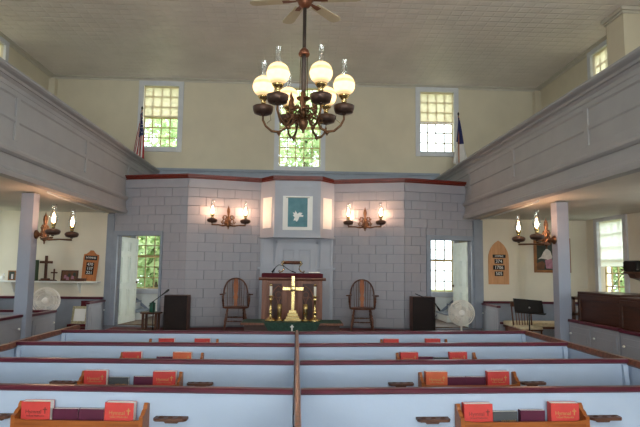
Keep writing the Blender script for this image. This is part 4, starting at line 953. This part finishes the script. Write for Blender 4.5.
MB().lathe([(.02, -.07), (.05, -.06), (.075, -.03), (.08, .0), (.11, .03), (.12, .06), (.12, .12), (.08, .16), (.03, .18)], seg=24).build('motor', 'copper', cf)
MB().tube([(0, 0, .16), (0, 0, HC - 4.67 - .1)], .016, 10).build('downrod', 'ironrod', cf); MB().lathe([(.03, HC - 4.67 - .12), (.07, HC - 4.67 - .05), (.075, HC - 4.67 - .001)], seg=18).build('canopy', 'copper', cf)
for k in range(6):
    a = math.radians(-10 + 60 * k); m = Matrix.Rotation(a, 4, 'Z') @ Matrix.Translation((0, 0, .02)) @ Matrix.Rotation(math.radians(-5), 4, 'X')
    bl = MB().prism([(.18, -.055), (.58, -.075), (.63, -.055), (.645, 0), (.63, .055), (.58, .075), (.18, .055)], -.004, .004, 'xy', mx=m).build('blade', 'blade', cf)
    MB().prism([(.1, -.015), (.2, -.03), (.26, -.03), (.26, .03), (.2, .03), (.1, .015)], -.01, -.004, 'xy', mx=m).build('blade_iron', 'copper', bl)

# ------------------------------------------------------------------ flags in the galleries
def flag(label, loc, us, sx):
    f = thing('flag', label, 'flag', loc)
    MB().lathe([(.13, 0), (.13, .03), (.03, .06), (.018, .1)], seg=16).build('base', 'walnut', f)
    top = Vector((0, 0, 2.42)); MB().tube([(0, 0, .05), top], .013, 8).build('pole', 'oak', f)
    MB().lathe([(.0001, 2.53), (.02, 2.5), (.025, 2.47), (.01, 2.44), (.018, 2.42)], seg=10).build('finial', 'black', f)
    nu, nv = 26, 30; vs_ = []; fs = []; mi = []
    for i in range(nu + 1):
        for j in range(nv + 1):
            u = i / nu; v = j / nv
            spread = (.05 + (.30 if us else .5) * v ** 1.1)
            x = -sx * spread * (u - .38) * .8 + .02 * math.sin(9 * u + 3 * v); y = -.03 - .05 * math.sin(u * 11) * (.3 + v)
            z = 2.38 - v * 1.16 - u * (.10 * (1 - v) + .22 * v * (1 - u))
            vs_.append((x, y, z))
    for i in range(nu):
        for j in range(nv):
            fs.append((i * (nv + 1) + j, (i + 1) * (nv + 1) + j, (i + 1) * (nv + 1) + j + 1, i * (nv + 1) + j + 1))
            if us: mi.append(2 if (j < nv * .5 and i < nu * .7) else (0 if (i // 2) % 2 == 0 else 1))
            else:
                mi.append(2 if (j < nv * .52 and i < nu * .75) else 1)
                if (6 <= i < 9 and 5 < j < 12) or (3 <= i < 12 and 7 < j < 9): mi[-1] = 0
    m = MB(); m.v = vs_; m.f = [list(q) for q in fs]; m.sm = [True] * len(fs); m.mi = mi
    me = m.mesh('cloth', ['flagred', 'flagwhite', 'flagblue']); o = put('cloth', me, f); sd = o.modifiers.new('thick', 'SOLIDIFY'); sd.thickness = .004
    if us:
        for q in range(10):
            uu = (q % 2 + .6) / 3.4; vv = .1 + .085 * (q // 2) + .04 * (q % 2); i = int(uu * nu); j = int(vv * nv); b = Vector(vs_[i * (nv + 1) + j])
            MB().prism([(b.x + .018 * (1 if w_ % 2 else .4) * math.cos(2 * PI * w_ / 10), b.z + .018 * (1 if w_ % 2 else .4) * math.sin(2 * PI * w_ / 10)) for w_ in range(10)], b.y - .012, b.y - .006).build('star', 'flagwhite', o)
flag('striped red and white flag with blue starred canton on a pole in the gallery', (-3.82, 13.0, 3.0), True, 1)
flag('white flag with blue canton and red cross on a pole in the gallery', (3.97, 13.0, 3.05), False, -1)

# ------------------------------------------------------------------ outdoors
struct(MB().box(-60, -60, -.6, 60, 60, -.5).build('ground', 'grass'), 'lawn outside the windows')
def tree(label, x, y, h, R, n, seed):
    rnd = random.Random(seed); t = thing('leafy_tree', label, 'tree', (x, y, -.5), 0, None)
    MB().tube([(0, 0, 0), (.1, 0, h * .4), (.0, .1, h * .8)], [.28, .2, .06]).build('trunk', 'bark', t)
    vs_ = []; fs = []
    blobs = [(Vector((rnd.gauss(0, R * .45), rnd.gauss(0, R * .45), h * (.3 + .6 * rnd.random()))), R * rnd.uniform(.35, .6)) for _ in range(26)]
    for i in range(n):
        c, r = rnd.choice(blobs); d = Vector((rnd.gauss(0, 1), rnd.gauss(0, 1), rnd.gauss(0, 1))).normalized(); p = c + d * r * rnd.uniform(.6, 1)
        u = Vector((rnd.gauss(0, 1), rnd.gauss(0, 1), rnd.gauss(0, .6))).normalized(); v = u.cross(d).normalized() if u.cross(d).length > .01 else Vector((0, 0, 1)); s = rnd.uniform(.10, .2)
        k = len(vs_); vs_ += [p - u * s, p + v * s * .5, p + u * s, p - v * s * .5]; fs.append([k, k + 1, k + 2, k + 3])
    m = MB(); m.v = [tuple(q) for q in vs_]; m.f = fs; m.sm = [False] * len(fs); m.mi = [0] * len(fs)
    o = m.build('crown', 'leaf', t); o['kind'] = 'stuff'
tree('leafy green tree outside the window behind the striped flag', -5.8, 23, 10, 2.2, 3800, 1)
tree('leafy green bush outside the doorway window by the small round table', -4.6, 17.6, 4.6, 1.2, 2600, 2)
tree('leafy green tree outside the tall window behind the chandelier', .3, 22.5, 11, 2.0, 3800, 3)
tree('leafy green bush outside the side window above the organ console', 13.5, 22, 4.5, 1.8, 2600, 4)
